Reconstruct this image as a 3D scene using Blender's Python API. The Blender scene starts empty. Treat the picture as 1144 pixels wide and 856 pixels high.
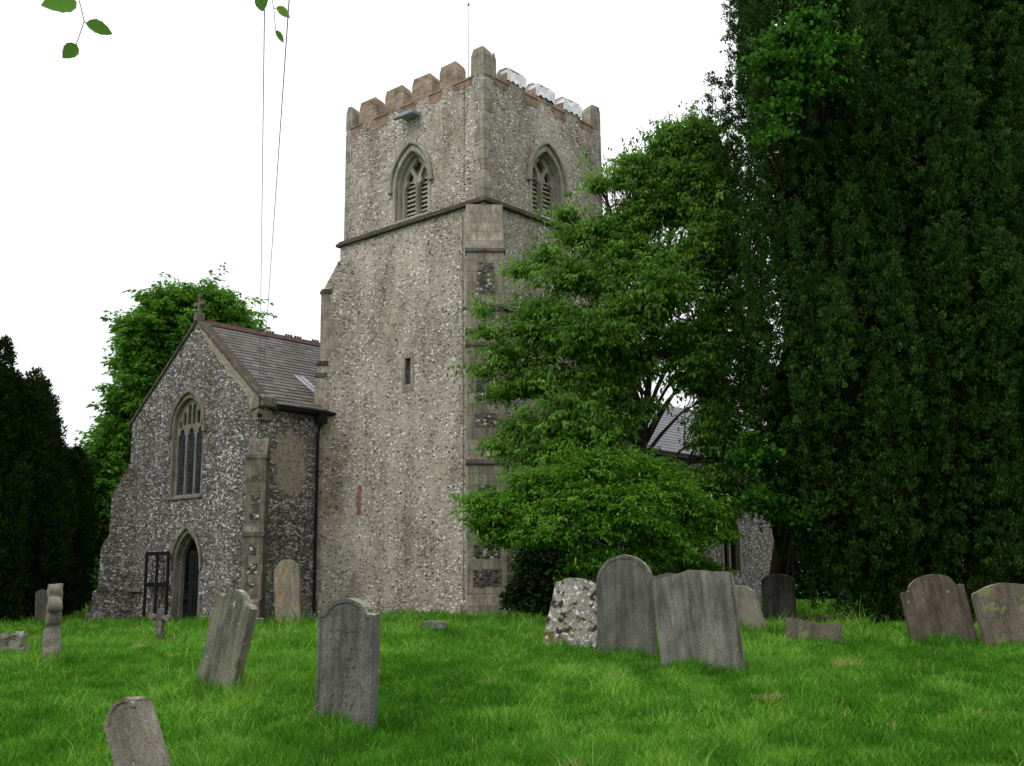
import bpy, bmesh, math, random
import numpy as np
from mathutils import Vector, Matrix, noise
random.seed(7); rng = np.random.default_rng(7)
sc = bpy.context.scene
COL = sc.collection
R = math.radians

# ------------------------------------------------------------------ camera
F, PITCH, ROLL, CH = 1198.3, 0.1785, -0.0088, 1.6
cam = bpy.data.cameras.new('camera'); camo = bpy.data.objects.new('camera', cam); COL.objects.link(camo)
cam.sensor_width = 36; cam.lens = 36 * F / 1144; cam.clip_start = 0.05; cam.clip_end = 2000
_r0 = Vector((1, 0, 0)); _f = Vector((0, math.cos(PITCH), math.sin(PITCH))); _u0 = Vector((0, -math.sin(PITCH), math.cos(PITCH)))
_r = _r0 * math.cos(ROLL) + _u0 * math.sin(ROLL); _u = _u0 * math.cos(ROLL) - _r0 * math.sin(ROLL)
m = Matrix((_r, _u, -_f)).transposed().to_4x4(); m.translation = (0, 0, CH); camo.matrix_world = m
sc.camera = camo

# ------------------------------------------------------------------ sky and light
SUN_DIR = Vector((-0.62, -0.42, 0.85)).normalized()
elev = math.asin(SUN_DIR.z); azim = math.atan2(SUN_DIR.x, SUN_DIR.y)
w = bpy.data.worlds.new('World'); sc.world = w; w.use_nodes = True
nt = w.node_tree; bg = nt.nodes['Background']; bg.inputs['Strength'].default_value = 0.10
sky = nt.nodes.new('ShaderNodeTexSky'); sky.sky_type = 'NISHITA'; sky.sun_disc = False
sky.sun_elevation = elev; sky.sun_rotation = azim; sky.dust_density = 3
tc = nt.nodes.new('ShaderNodeTexCoord'); sep = nt.nodes.new('ShaderNodeSeparateXYZ')
nt.links.new(tc.outputs['Generated'], sep.inputs[0])
rmp = nt.nodes.new('ShaderNodeValToRGB')      # overcast cloud layer, brighter towards the zenith
rmp.color_ramp.elements[0].position = 0.0; rmp.color_ramp.elements[0].color = (9.6, 9.9, 10.2, 1)
rmp.color_ramp.elements[1].position = 1.0; rmp.color_ramp.elements[1].color = (17.0, 17.2, 17.4, 1)
nt.links.new(sep.outputs['Z'], rmp.inputs[0])
nz = nt.nodes.new('ShaderNodeTexNoise'); nz.inputs['Scale'].default_value = 2.2; nz.inputs['Detail'].default_value = 5
nt.links.new(tc.outputs['Generated'], nz.inputs['Vector'])
mr = nt.nodes.new('ShaderNodeMapRange'); mr.inputs['From Min'].default_value = 0.3; mr.inputs['From Max'].default_value = 0.6
mr.inputs['To Min'].default_value = 0.86; mr.inputs['To Max'].default_value = 1.0
nt.links.new(nz.outputs['Fac'], mr.inputs['Value'])
mx = nt.nodes.new('ShaderNodeMix'); mx.data_type = 'RGBA'
nt.links.new(mr.outputs[0], mx.inputs['Factor']); nt.links.new(sky.outputs[0], mx.inputs['A']); nt.links.new(rmp.outputs[0], mx.inputs['B'])
nt.links.new(mx.outputs['Result'], bg.inputs['Color'])
sun = bpy.data.lights.new('sun', 'SUN'); sun.energy = 1.0; sun.angle = R(14); sun.color = (1, 0.97, 0.93)
suno = bpy.data.objects.new('sun', sun); COL.objects.link(suno); suno.rotation_euler = SUN_DIR.to_track_quat('Z', 'Y').to_euler()
vs = sc.view_settings; vs.view_transform = 'Standard'; vs.look = 'None'; vs.gamma = 1; vs.use_curve_mapping = False; vs.exposure = 0.0

# ------------------------------------------------------------------ helpers
def ground_z(x, y):
    t = min(max((y - 6.5) / 10.0, 0), 1); t = t * t * (3 - 2 * t)
    n = noise.noise(Vector((x * 0.22, y * 0.22, 3.1))) * 0.07 + noise.noise(Vector((x * 0.7, y * 0.7, 9.1))) * 0.025
    u = min(max((-x - 2.0) / 6.0, 0), 1) * min(max((y - 14) / 10, 0), 1); u = u * u * (3 - 2 * u)
    return 0.45 * t + n - 0.30 * u
def pix_dir(px, py):
    X = px - 572; Y = 428 - py
    return _f * F + _r * X + _u * Y
def pt(px, py, depth):                      # the world point seen there at that distance along world y
    d = pix_dir(px, py); return Vector((0, 0, CH)) + d * (depth / d.y)
def gpt(px, py):                            # point on the ground
    d = pix_dir(px, py); z = 0.3
    for _ in range(30):
        p = Vector((0, 0, CH)) + d * ((z - CH) / d.z); z = 0.5 * z + 0.5 * ground_z(p.x, p.y)
    return p

def tag(o, label=None, cat=None, group=None, kind=None):
    for k, v in (('label', label), ('category', cat), ('group', group), ('kind', kind)):
        if v: o[k] = v
    return o
def empty(name, loc=(0, 0, 0), rz=0.0):
    o = bpy.data.objects.new(name, None); COL.objects.link(o); o.location = loc; o.rotation_euler = (0, 0, rz)
    o.empty_display_size = 0.3; return o

class MB:
    def __init__(s): s.v = []; s.f = []
    def add(s, vs_, fs):
        n = len(s.v); s.v += [tuple(v) for v in vs_]; s.f += [tuple(i + n for i in f) for f in fs]; return s
    def box(s, x0, x1, y0, y1, z0, z1):
        return s.add([(x0, y0, z0), (x1, y0, z0), (x1, y1, z0), (x0, y1, z0), (x0, y0, z1), (x1, y0, z1), (x1, y1, z1), (x0, y1, z1)],
                     [(0, 3, 2, 1), (4, 5, 6, 7), (0, 1, 5, 4), (1, 2, 6, 5), (2, 3, 7, 6), (3, 0, 4, 7)])
    def prism(s, poly, axis, a, b):          # polygon in the plane across axis, from a to b
        n = len(poly)
        def P(u, v, t): return {'y': (u, t, v), 'x': (t, u, v), 'z': (u, v, t)}[axis]
        vs_ = [P(u, v, a) for u, v in poly] + [P(u, v, b) for u, v in poly]
        return s.add(vs_, [tuple(range(n)), tuple(range(2 * n - 1, n - 1, -1))] + [(i, i + n, (i + 1) % n + n, (i + 1) % n) for i in range(n)])
    def ring(s, outer, inner, axis, a, b, closed=False):   # strip between two outlines with the same number of points
        n = len(outer)
        def P(q, t): u, v = q; return {'y': (u, t, v), 'x': (t, u, v), 'z': (u, v, t)}[axis]
        vs_ = [P(q, a) for q in outer] + [P(q, a) for q in inner] + [P(q, b) for q in outer] + [P(q, b) for q in inner]
        fs = []
        for i in range(n if closed else n - 1):
            j = (i + 1) % n
            fs += [(i, j, n + j, n + i), (2 * n + i, 3 * n + i, 3 * n + j, 2 * n + j), (i, 2 * n + i, 2 * n + j, j), (n + i, n + j, 3 * n + j, 3 * n + i)]
        if not closed: fs += [(0, n, 3 * n, 2 * n), (n - 1, 3 * n - 1, 4 * n - 1, 2 * n - 1)]
        return s.add(vs_, fs)
    def tube(s, pts, r, n=8, caps=True):
        pts = [Vector(p) for p in pts]; rr = r if isinstance(r, (list, tuple)) else [r] * len(pts); base = []
        up = Vector((0.13, 0.21, 0.97))
        for i, p in enumerate(pts):
            t = (pts[min(i + 1, len(pts) - 1)] - pts[max(i - 1, 0)]).normalized()
            a = t.cross(up if abs(t.dot(up)) < 0.95 else Vector((1, 0.1, 0))).normalized(); b = t.cross(a)
            base += [p + (a * math.cos(k * 2 * math.pi / n) + b * math.sin(k * 2 * math.pi / n)) * rr[i] for k in range(n)]
        fs = []
        for i in range(len(pts) - 1):
            for k in range(n): fs.append((i * n + k, i * n + (k + 1) % n, (i + 1) * n + (k + 1) % n, (i + 1) * n + k))
        if caps: fs += [tuple(range(n - 1, -1, -1)), tuple((len(pts) - 1) * n + k for k in range(n))]
        return s.add(base, fs)
    def obj(s, name, mat, parent=None, bevel=0, smooth=False, xf=None):
        me = bpy.data.meshes.new(name); vv = s.v if xf is None else [tuple(xf @ Vector(v)) for v in s.v]
        me.from_pydata(vv, [], s.f); me.validate()
        bm = bmesh.new(); bm.from_mesh(me); bmesh.ops.recalc_face_normals(bm, faces=bm.faces)
        if bevel: bmesh.ops.bevel(bm, geom=[e for e in bm.edges if len(e.link_faces) == 2 and e.calc_face_angle(0) > 0.5], offset=bevel, segments=1, affect='EDGES', clamp_overlap=True)
        bm.to_mesh(me); bm.free()
        if smooth:
            for p in me.polygons: p.use_smooth = True
        me.materials.append(mat); o = bpy.data.objects.new(name, me); COL.objects.link(o); o.parent = parent; return o

def cut(o, cutters):                        # boolean differences, baked into the mesh
    tmp = []
    for c in cutters:
        me = bpy.data.meshes.new('c'); me.from_pydata(c.v, [], c.f); bm = bmesh.new(); bm.from_mesh(me)
        bmesh.ops.recalc_face_normals(bm, faces=bm.faces); bm.to_mesh(me); bm.free()
        co = bpy.data.objects.new('c', me); COL.objects.link(co); co.parent = o.parent; tmp.append(co)
        md = o.modifiers.new('b', 'BOOLEAN'); md.operation = 'DIFFERENCE'; md.solver = 'EXACT'; md.object = co
    bpy.context.view_layer.update()
    dg = bpy.context.evaluated_depsgraph_get(); me = bpy.data.meshes.new_from_object(o.evaluated_get(dg))
    o.modifiers.clear(); o.data = me
    for c in tmp: bpy.data.objects.remove(c)
    return o

def arch(cx, wd, z0, zs, za, n=9, cusp=0.0, foot=True):  # pointed arch outline, left foot to right foot
    h = wd / 2; rise = max(za - zs, h * 1.001); r = (h * h + rise * rise) / (2 * h); th = math.asin(min(1, rise / r))
    L = []
    for i in range(n + 1):
        t = i / n; a = th * t; x = r * math.cos(a) - (r - h); z = zs + r * math.sin(a)
        c = cusp * math.exp(-((t - 0.38) / 0.13) ** 2); x -= c * math.cos(a); z -= c * math.sin(a)
        L.append((x, z))
    right = L; left = [(-x, z) for x, z in L[:-1]]
    pts_ = ([(-h, z0)] if foot else []) + left + right[::-1] + ([(h, z0)] if foot else [])
    return [(cx + x, z) for x, z in pts_]

# ------------------------------------------------------------------ materials
def mat(name, rough=0.9, spec=0.2):
    ma = bpy.data.materials.new(name); ma.use_nodes = True; b = ma.node_tree.nodes['Principled BSDF']
    b.inputs['Roughness'].default_value = rough; b.inputs['Specular IOR Level'].default_value = spec; return ma, ma.node_tree, b
def N(t, typ, **kw):
    n = t.nodes.new(typ)
    for k, v in kw.items():
        if k in n.inputs: n.inputs[k].default_value = v
        else: setattr(n, k, v)
    return n
def ramp(t, stops, interp='LINEAR'):
    n = t.nodes.new('ShaderNodeValToRGB'); cr = n.color_ramp; cr.interpolation = interp
    while len(cr.elements) < len(stops): cr.elements.new(0.5)
    for e, (p, c) in zip(cr.elements, stops): e.position = p; e.color = (*c, 1) if len(c) == 3 else c
    return n
def mixc(t, fac, a, b, mode='MIX'):
    n = t.nodes.new('ShaderNodeMix'); n.data_type = 'RGBA'; n.blend_type = mode
    for s_, v in (('Factor', fac), ('A', a), ('B', b)):
        if isinstance(v, (int, float)): n.inputs[s_].default_value = v
        elif isinstance(v, tuple): n.inputs[s_].default_value = (*v, 1)
        else: t.links.new(v, n.inputs[s_])
    return n.outputs['Result']
def objco(t, scale=(1, 1, 1)):
    c = t.nodes.new('ShaderNodeTexCoord'); mp = t.nodes.new('ShaderNodeMapping'); mp.inputs['Scale'].default_value = scale
    t.links.new(c.outputs['Object'], mp.inputs[0]); return mp.outputs[0]
def bump(t, b, h, strength, dist):
    n = t.nodes.new('ShaderNodeBump'); n.inputs['Strength'].default_value = strength; n.inputs['Distance'].default_value = dist
    t.links.new(h, n.inputs['Height']); t.links.new(n.outputs[0], b.inputs['Normal']); return n

def flint(name, mortar, mortar2, stones, scale=8.0, cover=0.05, stain=(0.48, 0.42, 0.33), stain_amt=0.8):
    ma, t, b = mat(name, 0.75, 0.3)
    co = objco(t, (0.85, 0.85, 1.5))
    wn = N(t, 'ShaderNodeTexNoise', Scale=3.0, Detail=3.0); t.links.new(co, wn.inputs['Vector'])
    add = N(t, 'ShaderNodeVectorMath', operation='MULTIPLY_ADD'); t.links.new(wn.outputs['Color'], add.inputs[0]); add.inputs[1].default_value = (0.16,) * 3; t.links.new(co, add.inputs[2])
    v = N(t, 'ShaderNodeTexVoronoi', Scale=scale); v.inputs['Randomness'].default_value = 0.95; t.links.new(add.outputs[0], v.inputs['Vector'])
    v2 = N(t, 'ShaderNodeTexVoronoi', Scale=scale, feature='DISTANCE_TO_EDGE'); v2.inputs['Randomness'].default_value = 0.95; t.links.new(add.outputs[0], v2.inputs['Vector'])
    sp = N(t, 'ShaderNodeSeparateColor'); t.links.new(v.outputs['Color'], sp.inputs[0])
    st = ramp(t, stones, 'CONSTANT'); t.links.new(sp.outputs[0], st.inputs[0])
    fin = N(t, 'ShaderNodeTexNoise', Scale=40.0, Detail=4.0); t.links.new(co, fin.inputs['Vector'])
    fr = ramp(t, [(0.3, (0.7, 0.7, 0.7)), (0.7, (1.25, 1.25, 1.25))]); t.links.new(fin.outputs[0], fr.inputs[0])
    stc = mixc(t, 1.0, st.outputs[0], fr.outputs[0], 'MULTIPLY')
    big = N(t, 'ShaderNodeTexNoise', Scale=0.45, Detail=6.0); big.inputs['Roughness'].default_value = 0.65; t.links.new(objco(t, (1, 1, 0.7)), big.inputs['Vector'])
    br = ramp(t, [(0.42, (0, 0, 0)), (0.58, (1, 1, 1))]); t.links.new(big.outputs[0], br.inputs[0])
    mo = mixc(t, br.outputs[0], mortar, mortar2)
    # the stone shows only where a cell is away from its joint, and fewer where the mortar has been smeared over
    thr = N(t, 'ShaderNodeMath', operation='MULTIPLY_ADD'); t.links.new(sp.outputs[1], thr.inputs[0]); thr.inputs[1].default_value = 0.16
    cvr = N(t, 'ShaderNodeMath', operation='MULTIPLY_ADD'); t.links.new(br.outputs[0], cvr.inputs[0]); cvr.inputs[1].default_value = 0.05; cvr.inputs[2].default_value = cover - 0.01; t.links.new(cvr.outputs[0], thr.inputs[2])
    sub = N(t, 'ShaderNodeMath', operation='SUBTRACT'); t.links.new(v2.outputs[0], sub.inputs[0]); t.links.new(thr.outputs[0], sub.inputs[1])
    mk = N(t, 'ShaderNodeMapRange'); mk.inputs['From Min'].default_value = -0.02; mk.inputs['From Max'].default_value = 0.05; t.links.new(sub.outputs[0], mk.inputs['Value'])
    col = mixc(t, mk.outputs[0], mo, stc)
    st2 = N(t, 'ShaderNodeTexNoise', Scale=0.8, Detail=8.0); st2.inputs['Roughness'].default_value = 0.7; t.links.new(objco(t, (1, 1, 0.35)), st2.inputs['Vector'])
    sr = ramp(t, [(0.30, (1.25, 1.24, 1.22)), (0.47, (1, 1, 1)), (0.68, stain)]); t.links.new(st2.outputs[0], sr.inputs[0])
    col = mixc(t, stain_amt, col, mixc(t, 1.0, col, sr.outputs[0], 'MULTIPLY'))
    t.links.new(col, b.inputs['Base Color']); bump(t, b, mk.outputs[0], 0.9, 0.035)
    return ma
W_, G1, G2, DK, TN = (0.62, 0.60, 0.56), (0.30, 0.28, 0.26), (0.17, 0.16, 0.155), (0.05, 0.05, 0.055), (0.26, 0.19, 0.13)
M = {}
M['flint_tower'] = flint('flint_rubble_in_tan_mortar', (0.33, 0.285, 0.225), (0.47, 0.42, 0.35),
    [(0, (0.38, 0.35, 0.31)), (0.22, (0.48, 0.41, 0.32)), (0.40, (0.22, 0.175, 0.13)), (0.48, (0.20, 0.185, 0.175)), (0.58, (0.10, 0.09, 0.08)), (0.66, (0.50, 0.46, 0.40)), (0.84, (0.80, 0.78, 0.74))], 12.5, 0.015)
M['flint_dark'] = flint('split_flint_in_grey_mortar', (0.13, 0.11, 0.095), (0.19, 0.16, 0.135),
    [(0, (0.15, 0.14, 0.135)), (0.22, (0.075, 0.07, 0.068)), (0.40, (0.25, 0.235, 0.22)), (0.60, DK), (0.72, (0.42, 0.40, 0.38)), (0.89, (0.62, 0.60, 0.57))], 12.5, -0.02)
M['flint_knapped'] = flint('knapped_flint_panel', (0.14, 0.12, 0.10), (0.2, 0.17, 0.14),
    [(0, DK), (0.35, G2), (0.6, (0.03, 0.03, 0.035)), (0.85, W_)], 9.0, 0.0)

def stone(name, c1, c2, c3, joints=0.0, spots=None, streak=0.5, moss=None, bstr=0.5, sc_=1.0):
    ma, t, b = mat(name, 0.92, 0.15)
    co = objco(t)
    n1 = N(t, 'ShaderNodeTexNoise', Scale=2.3 * sc_, Detail=8.0); n1.inputs['Roughness'].default_value = 0.7; t.links.new(co, n1.inputs['Vector'])
    r1 = ramp(t, [(0.3, c1), (0.52, c2), (0.72, c3)]); t.links.new(n1.outputs[0], r1.inputs[0]); col = r1.outputs[0]
    n2 = N(t, 'ShaderNodeTexNoise', Scale=3.0 * sc_, Detail=6.0); n2.inputs['Roughness'].default_value = 0.6; t.links.new(objco(t, (3.2, 3.2, 0.45)), n2.inputs['Vector'])
    r2 = ramp(t, [(0.36, (0.5, 0.5, 0.47)), (0.5, (0.95, 0.95, 0.93)), (0.68, (1.45, 1.43, 1.35))]); t.links.new(n2.outputs[0], r2.inputs[0])
    col = mixc(t, streak, col, mixc(t, 1.0, col, r2.outputs[0], 'MULTIPLY'))
    n3 = N(t, 'ShaderNodeTexNoise', Scale=55.0 * sc_, Detail=5.0); t.links.new(co, n3.inputs['Vector'])
    r3 = ramp(t, [(0.3, (0.68, 0.68, 0.68)), (0.7, (1.3, 1.3, 1.3))]); t.links.new(n3.outputs[0], r3.inputs[0])
    col = mixc(t, 1.0, col, r3.outputs[0], 'MULTIPLY')
    for q, (sc2, lo, colr, seed) in enumerate(spots or []):
        n4 = N(t, 'ShaderNodeTexNoise', Scale=sc2, Detail=7.0); n4.inputs['Roughness'].default_value = 0.62
        mp = N(t, 'ShaderNodeMapping'); mp.inputs['Location'].default_value = (seed, seed * 1.7, seed * 0.3); t.links.new(co, mp.inputs[0]); t.links.new(mp.outputs[0], n4.inputs['Vector'])
        r4 = ramp(t, [(lo, (0, 0, 0)), (lo + 0.035, (1, 1, 1))]); t.links.new(n4.outputs[0], r4.inputs[0])
        col = mixc(t, r4.outputs[0], col, colr)
    h = n3.outputs[0]
    if joints:
        bk = N(t, 'ShaderNodeTexBrick', Scale=1.0); bk.inputs['Mortar Size'].default_value = 0.012; bk.inputs['Brick Width'].default_value = 0.57; bk.inputs['Row Height'].default_value = joints
        cc = N(t, 'ShaderNodeTexCoord'); sx = N(t, 'ShaderNodeSeparateXYZ'); t.links.new(cc.outputs['Object'], sx.inputs[0])
        ad = N(t, 'ShaderNodeMath', operation='ADD'); t.links.new(sx.outputs[0], ad.inputs[0]); t.links.new(sx.outputs[1], ad.inputs[1])
        cb = N(t, 'ShaderNodeCombineXYZ'); t.links.new(ad.outputs[0], cb.inputs[0]); t.links.new(sx.outputs[2], cb.inputs[1]); t.links.new(cb.outputs[0], bk.inputs['Vector'])
        bk.inputs['Color1'].default_value = (0.82, 0.82, 0.82, 1); bk.inputs['Color2'].default_value = (1.15, 1.13, 1.1, 1); bk.inputs['Mortar'].default_value = (0.68, 0.66, 0.63, 1)
        col = mixc(t, 1.0, col, bk.outputs['Color'], 'MULTIPLY')
    t.links.new(col, b.inputs['Base Color']); bump(t, b, h, bstr, 0.012)
    return ma
M['ashlar'] = stone('weathered_limestone_ashlar', (0.19, 0.168, 0.137), (0.28, 0.25, 0.208), (0.37, 0.335, 0.285), joints=0.34, streak=0.6, spots=[(1.6, 0.64, (0.25, 0.16, 0.07), 4)])
M['ashlar_dark'] = stone('grimy_limestone_ashlar', (0.10, 0.088, 0.072), (0.17, 0.15, 0.125), (0.25, 0.225, 0.19), joints=0.32, streak=0.7)
M['trim'] = stone('moulded_limestone', (0.21, 0.19, 0.16), (0.32, 0.29, 0.245), (0.43, 0.395, 0.34), streak=0.5)
M['trim_dark'] = stone('grimy_moulded_limestone', (0.12, 0.105, 0.085), (0.19, 0.167, 0.138), (0.27, 0.24, 0.20), streak=0.6)
M['drip'] = stone('algae_dark_drip_stone', (0.05, 0.045, 0.036), (0.09, 0.08, 0.065), (0.15, 0.14, 0.11), streak=0.6)
M['coping'] = stone('lichened_coping_stone', (0.09, 0.08, 0.06), (0.16, 0.14, 0.11), (0.26, 0.235, 0.18), streak=0.4)
M['plaster'] = stone('old_lime_render', (0.24, 0.205, 0.155), (0.29, 0.255, 0.20), (0.36, 0.32, 0.26), spots=[(9.0, 0.55, (0.13, 0.11, 0.095), 2), (16.0, 0.63, (0.42, 0.40, 0.37), 7)], streak=0.12)
def bricks(name, c1, c2, mo, wd=0.22, rh=0.075):
    ma, t, b = mat(name, 0.9, 0.15)
    bk = N(t, 'ShaderNodeTexBrick', Scale=1.0); bk.inputs['Mortar Size'].default_value = 0.010; bk.inputs['Brick Width'].default_value = wd; bk.inputs['Row Height'].default_value = rh; bk.inputs['Bias'].default_value = -0.1
    cc = N(t, 'ShaderNodeTexCoord'); sx = N(t, 'ShaderNodeSeparateXYZ'); t.links.new(cc.outputs['Object'], sx.inputs[0])
    ad = N(t, 'ShaderNodeMath', operation='ADD'); t.links.new(sx.outputs[0], ad.inputs[0]); t.links.new(sx.outputs[1], ad.inputs[1])
    cb = N(t, 'ShaderNodeCombineXYZ'); t.links.new(ad.outputs[0], cb.inputs[0]); t.links.new(sx.outputs[2], cb.inputs[1]); t.links.new(cb.outputs[0], bk.inputs['Vector'])
    bk.inputs['Color1'].default_value = (*c1, 1); bk.inputs['Color2'].default_value = (*c2, 1); bk.inputs['Mortar'].default_value = (*mo, 1)
    n = N(t, 'ShaderNodeTexNoise', Scale=2.5, Detail=7.0); t.links.new(cc.outputs['Object'], n.inputs['Vector'])
    r = ramp(t, [(0.3, (0.55, 0.55, 0.52)), (0.5, (1, 1, 1)), (0.72, (1.35, 1.3, 1.2))]); t.links.new(n.outputs[0], r.inputs[0])
    t.links.new(mixc(t, 1.0, bk.outputs['Color'], r.outputs[0], 'MULTIPLY'), b.inputs['Base Color']); bump(t, b, bk.outputs['Fac'], -0.5, 0.01); return ma
M['brick'] = bricks('weathered_parapet_brick', (0.20, 0.125, 0.09), (0.33, 0.255, 0.19), (0.30, 0.26, 0.21))
M['brick_brown'] = bricks('weathered_brown_brick', (0.23, 0.115, 0.075), (0.26, 0.19, 0.14), (0.28, 0.24, 0.19))
M['brick_red'] = bricks('red_brick', (0.27, 0.10, 0.06), (0.20, 0.085, 0.055), (0.26, 0.21, 0.17))
def slate(name, c1, c2, c3):
    ma, t, b = mat(name, 0.62, 0.35)
    bk = N(t, 'ShaderNodeTexBrick', Scale=1.0); bk.inputs['Mortar Size'].default_value = 0.008; bk.inputs['Brick Width'].default_value = 0.34; bk.inputs['Row Height'].default_value = 0.155; bk.inputs['Bias'].default_value = 0
    cc = N(t, 'ShaderNodeTexCoord'); sx = N(t, 'ShaderNodeSeparateXYZ'); t.links.new(cc.outputs['Object'], sx.inputs[0])
    cb = N(t, 'ShaderNodeCombineXYZ'); t.links.new(sx.outputs[1], cb.inputs[0]); t.links.new(sx.outputs[2], cb.inputs[1]); t.links.new(cb.outputs[0], bk.inputs['Vector'])
    bk.inputs['Color1'].default_value = (*c1, 1); bk.inputs['Color2'].default_value = (*c2, 1); bk.inputs['Mortar'].default_value = (0.03, 0.03, 0.03, 1)
    n = N(t, 'ShaderNodeTexNoise', Scale=0.9, Detail=8.0); n.inputs['Roughness'].default_value = 0.7; t.links.new(cc.outputs['Object'], n.inputs['Vector'])
    r = ramp(t, [(0.38, (0, 0, 0)), (0.62, (1, 1, 1))]); t.links.new(n.outputs[0], r.inputs[0])
    t.links.new(mixc(t, r.outputs[0], bk.outputs['Color'], mixc(t, 0.5, bk.outputs['Color'], c3)), b.inputs['Base Color'])
    bump(t, b, bk.outputs['Fac'], -0.6, 0.015); return ma
M['slate'] = slate('old_brown_grey_slate', (0.06, 0.055, 0.053), (0.19, 0.175, 0.165), (0.12, 0.095, 0.06))
M['slate_blue'] = slate('blue_grey_slate', (0.17, 0.175, 0.20), (0.25, 0.255, 0.28), (0.18, 0.17, 0.16))
def plain(name, c, rough=0.6, spec=0.4, var=0.25, metal=0, sc_=8):
    ma, t, b = mat(name, rough, spec); b.inputs['Metallic'].default_value = metal
    n = N(t, 'ShaderNodeTexNoise', Scale=float(sc_), Detail=6.0); t.links.new(objco(t), n.inputs['Vector'])
    r = ramp(t, [(0.3, tuple(x * (1 - var) for x in c)), (0.7, tuple(min(1, x * (1 + var)) for x in c))]); t.links.new(n.outputs[0], r.inputs[0])
    t.links.new(r.outputs[0], b.inputs['Base Color']); bump(t, b, n.outputs[0], 0.2, 0.01); return ma
M['iron'] = plain('black_painted_iron', (0.008, 0.008, 0.009), 0.6, 0.2)
M['door_wood'] = plain('dark_oak_boards', (0.022, 0.017, 0.013), 0.7, sc_=20)
M['void'] = plain('dark_interior', (0.008, 0.008, 0.009), 0.95, 0.0)  # near-black colour stands for the unlit inside behind openings
M['lead'] = plain('pale_lead_sheet', (0.33, 0.345, 0.38), 0.5, 0.4, 0.2)
M['lead_spout'] = plain('blue_grey_lead', (0.24, 0.28, 0.33), 0.5, 0.4, 0.2)
M['louvre'] = plain('weathered_silver_louvre_board', (0.40, 0.37, 0.335), 0.8, 0.2, 0.3, sc_=14)
M['terracotta'] = plain('dark_terracotta_ridge', (0.10, 0.06, 0.045), 0.85, 0.2, 0.4)
M['sheet'] = plain('white_polythene_sheet', (0.78, 0.78, 0.80), 0.35, 0.5, 0.08, sc_=5)
M['cable'] = plain('grey_cable', (0.10, 0.09, 0.10), 0.6)
M['bark'] = plain('grey_brown_bark', (0.075, 0.06, 0.045), 0.95, 0.1, 0.5, sc_=9)
M['bark_dark'] = plain('dark_yew_bark', (0.028, 0.022, 0.017), 0.95, 0.1, 0.4, sc_=9)
# window glass with leading
ma, t, b = mat('leaded_glass', 0.12, 0.6)
n = N(t, 'ShaderNodeTexBrick', Scale=1.0); n.offset = 0; n.inputs['Mortar Size'].default_value = 0.012; n.inputs['Brick Width'].default_value = 0.16; n.inputs['Row Height'].default_value = 0.22
cc = N(t, 'ShaderNodeTexCoord'); sx = N(t, 'ShaderNodeSeparateXYZ'); cb = N(t, 'ShaderNodeCombineXYZ'); t.links.new(cc.outputs['Object'], sx.inputs[0]); t.links.new(sx.outputs[0], cb.inputs[0]); t.links.new(sx.outputs[2], cb.inputs[1]); t.links.new(cb.outputs[0], n.inputs['Vector'])
n.inputs['Color1'].default_value = (0.022, 0.030, 0.038, 1); n.inputs['Color2'].default_value = (0.045, 0.055, 0.062, 1); n.inputs['Mortar'].default_value = (0.012, 0.012, 0.012, 1)
t.links.new(n.outputs['Color'], b.inputs['Base Color']); gn = N(t, 'ShaderNodeTexNoise', Scale=5.0); t.links.new(cc.outputs['Object'], gn.inputs['Vector']); bump(t, b, gn.outputs[0], 0.35, 0.02)
M['glass'] = ma

def leafmat(name, c1, c2, c3, trans=0.35, rough=0.6, spec=0.12):
    ma, t, b = mat(name, rough, spec)
    at = N(t, 'ShaderNodeAttribute', attribute_name='rnd'); r = ramp(t, [(0.0, c1), (0.6, c2), (1.0, c3)]); t.links.new(at.outputs['Fac'], r.inputs[0])
    t.links.new(r.outputs[0], b.inputs['Base Color'])
    tr = N(t, 'ShaderNodeBsdfTranslucent'); hs = N(t, 'ShaderNodeHueSaturation'); hs.inputs['Value'].default_value = 1.3; t.links.new(r.outputs[0], hs.inputs['Color']); t.links.new(hs.outputs[0], tr.inputs['Color'])
    ms = N(t, 'ShaderNodeMixShader'); ms.inputs[0].default_value = trans; out = t.nodes['Material Output']
    t.links.new(b.outputs[0], ms.inputs[1]); t.links.new(tr.outputs[0], ms.inputs[2]); t.links.new(ms.outputs[0], out.inputs['Surface']); return ma
M['cherry_leaf'] = leafmat('mid_green_cherry_leaf', (0.05, 0.115, 0.014), (0.13, 0.27, 0.035), (0.26, 0.45, 0.08), 0.5)
M['laburnum_leaf'] = leafmat('bright_green_small_leaf', (0.05, 0.14, 0.012), (0.115, 0.28, 0.022), (0.22, 0.44, 0.055), 0.5)
M['chestnut_leaf'] = leafmat('fresh_green_chestnut_leaf', (0.045, 0.125, 0.012), (0.095, 0.24, 0.022), (0.17, 0.36, 0.045), 0.45)
M['sycamore_leaf'] = leafmat('vivid_green_sycamore_leaf', (0.02, 0.075, 0.006), (0.045, 0.15, 0.012), (0.09, 0.25, 0.025))
M['yew_leaf'] = leafmat('dark_yew_spray', (0.011, 0.028, 0.005), (0.032, 0.074, 0.013), (0.088, 0.17, 0.032), 0.12, 0.7, 0.04)
M['yew_leaf_shaded'] = leafmat('shaded_yew_spray', (0.008, 0.018, 0.004), (0.015, 0.034, 0.007), (0.028, 0.060, 0.012), 0.1, 0.7, 0.03)  # darker copy of the yew leaf; deep shade is put into its colour
M['yew_shade_core'] = plain('shade_coloured_core', (0.008, 0.013, 0.006), 0.95, 0.0, 0.5, sc_=14)  # shade inside the crown put into a near-black core colour
M['hedge_leaf'] = leafmat('dark_hedge_leaf', (0.008, 0.022, 0.005), (0.015, 0.04, 0.008), (0.03, 0.07, 0.014), 0.15)
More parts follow.
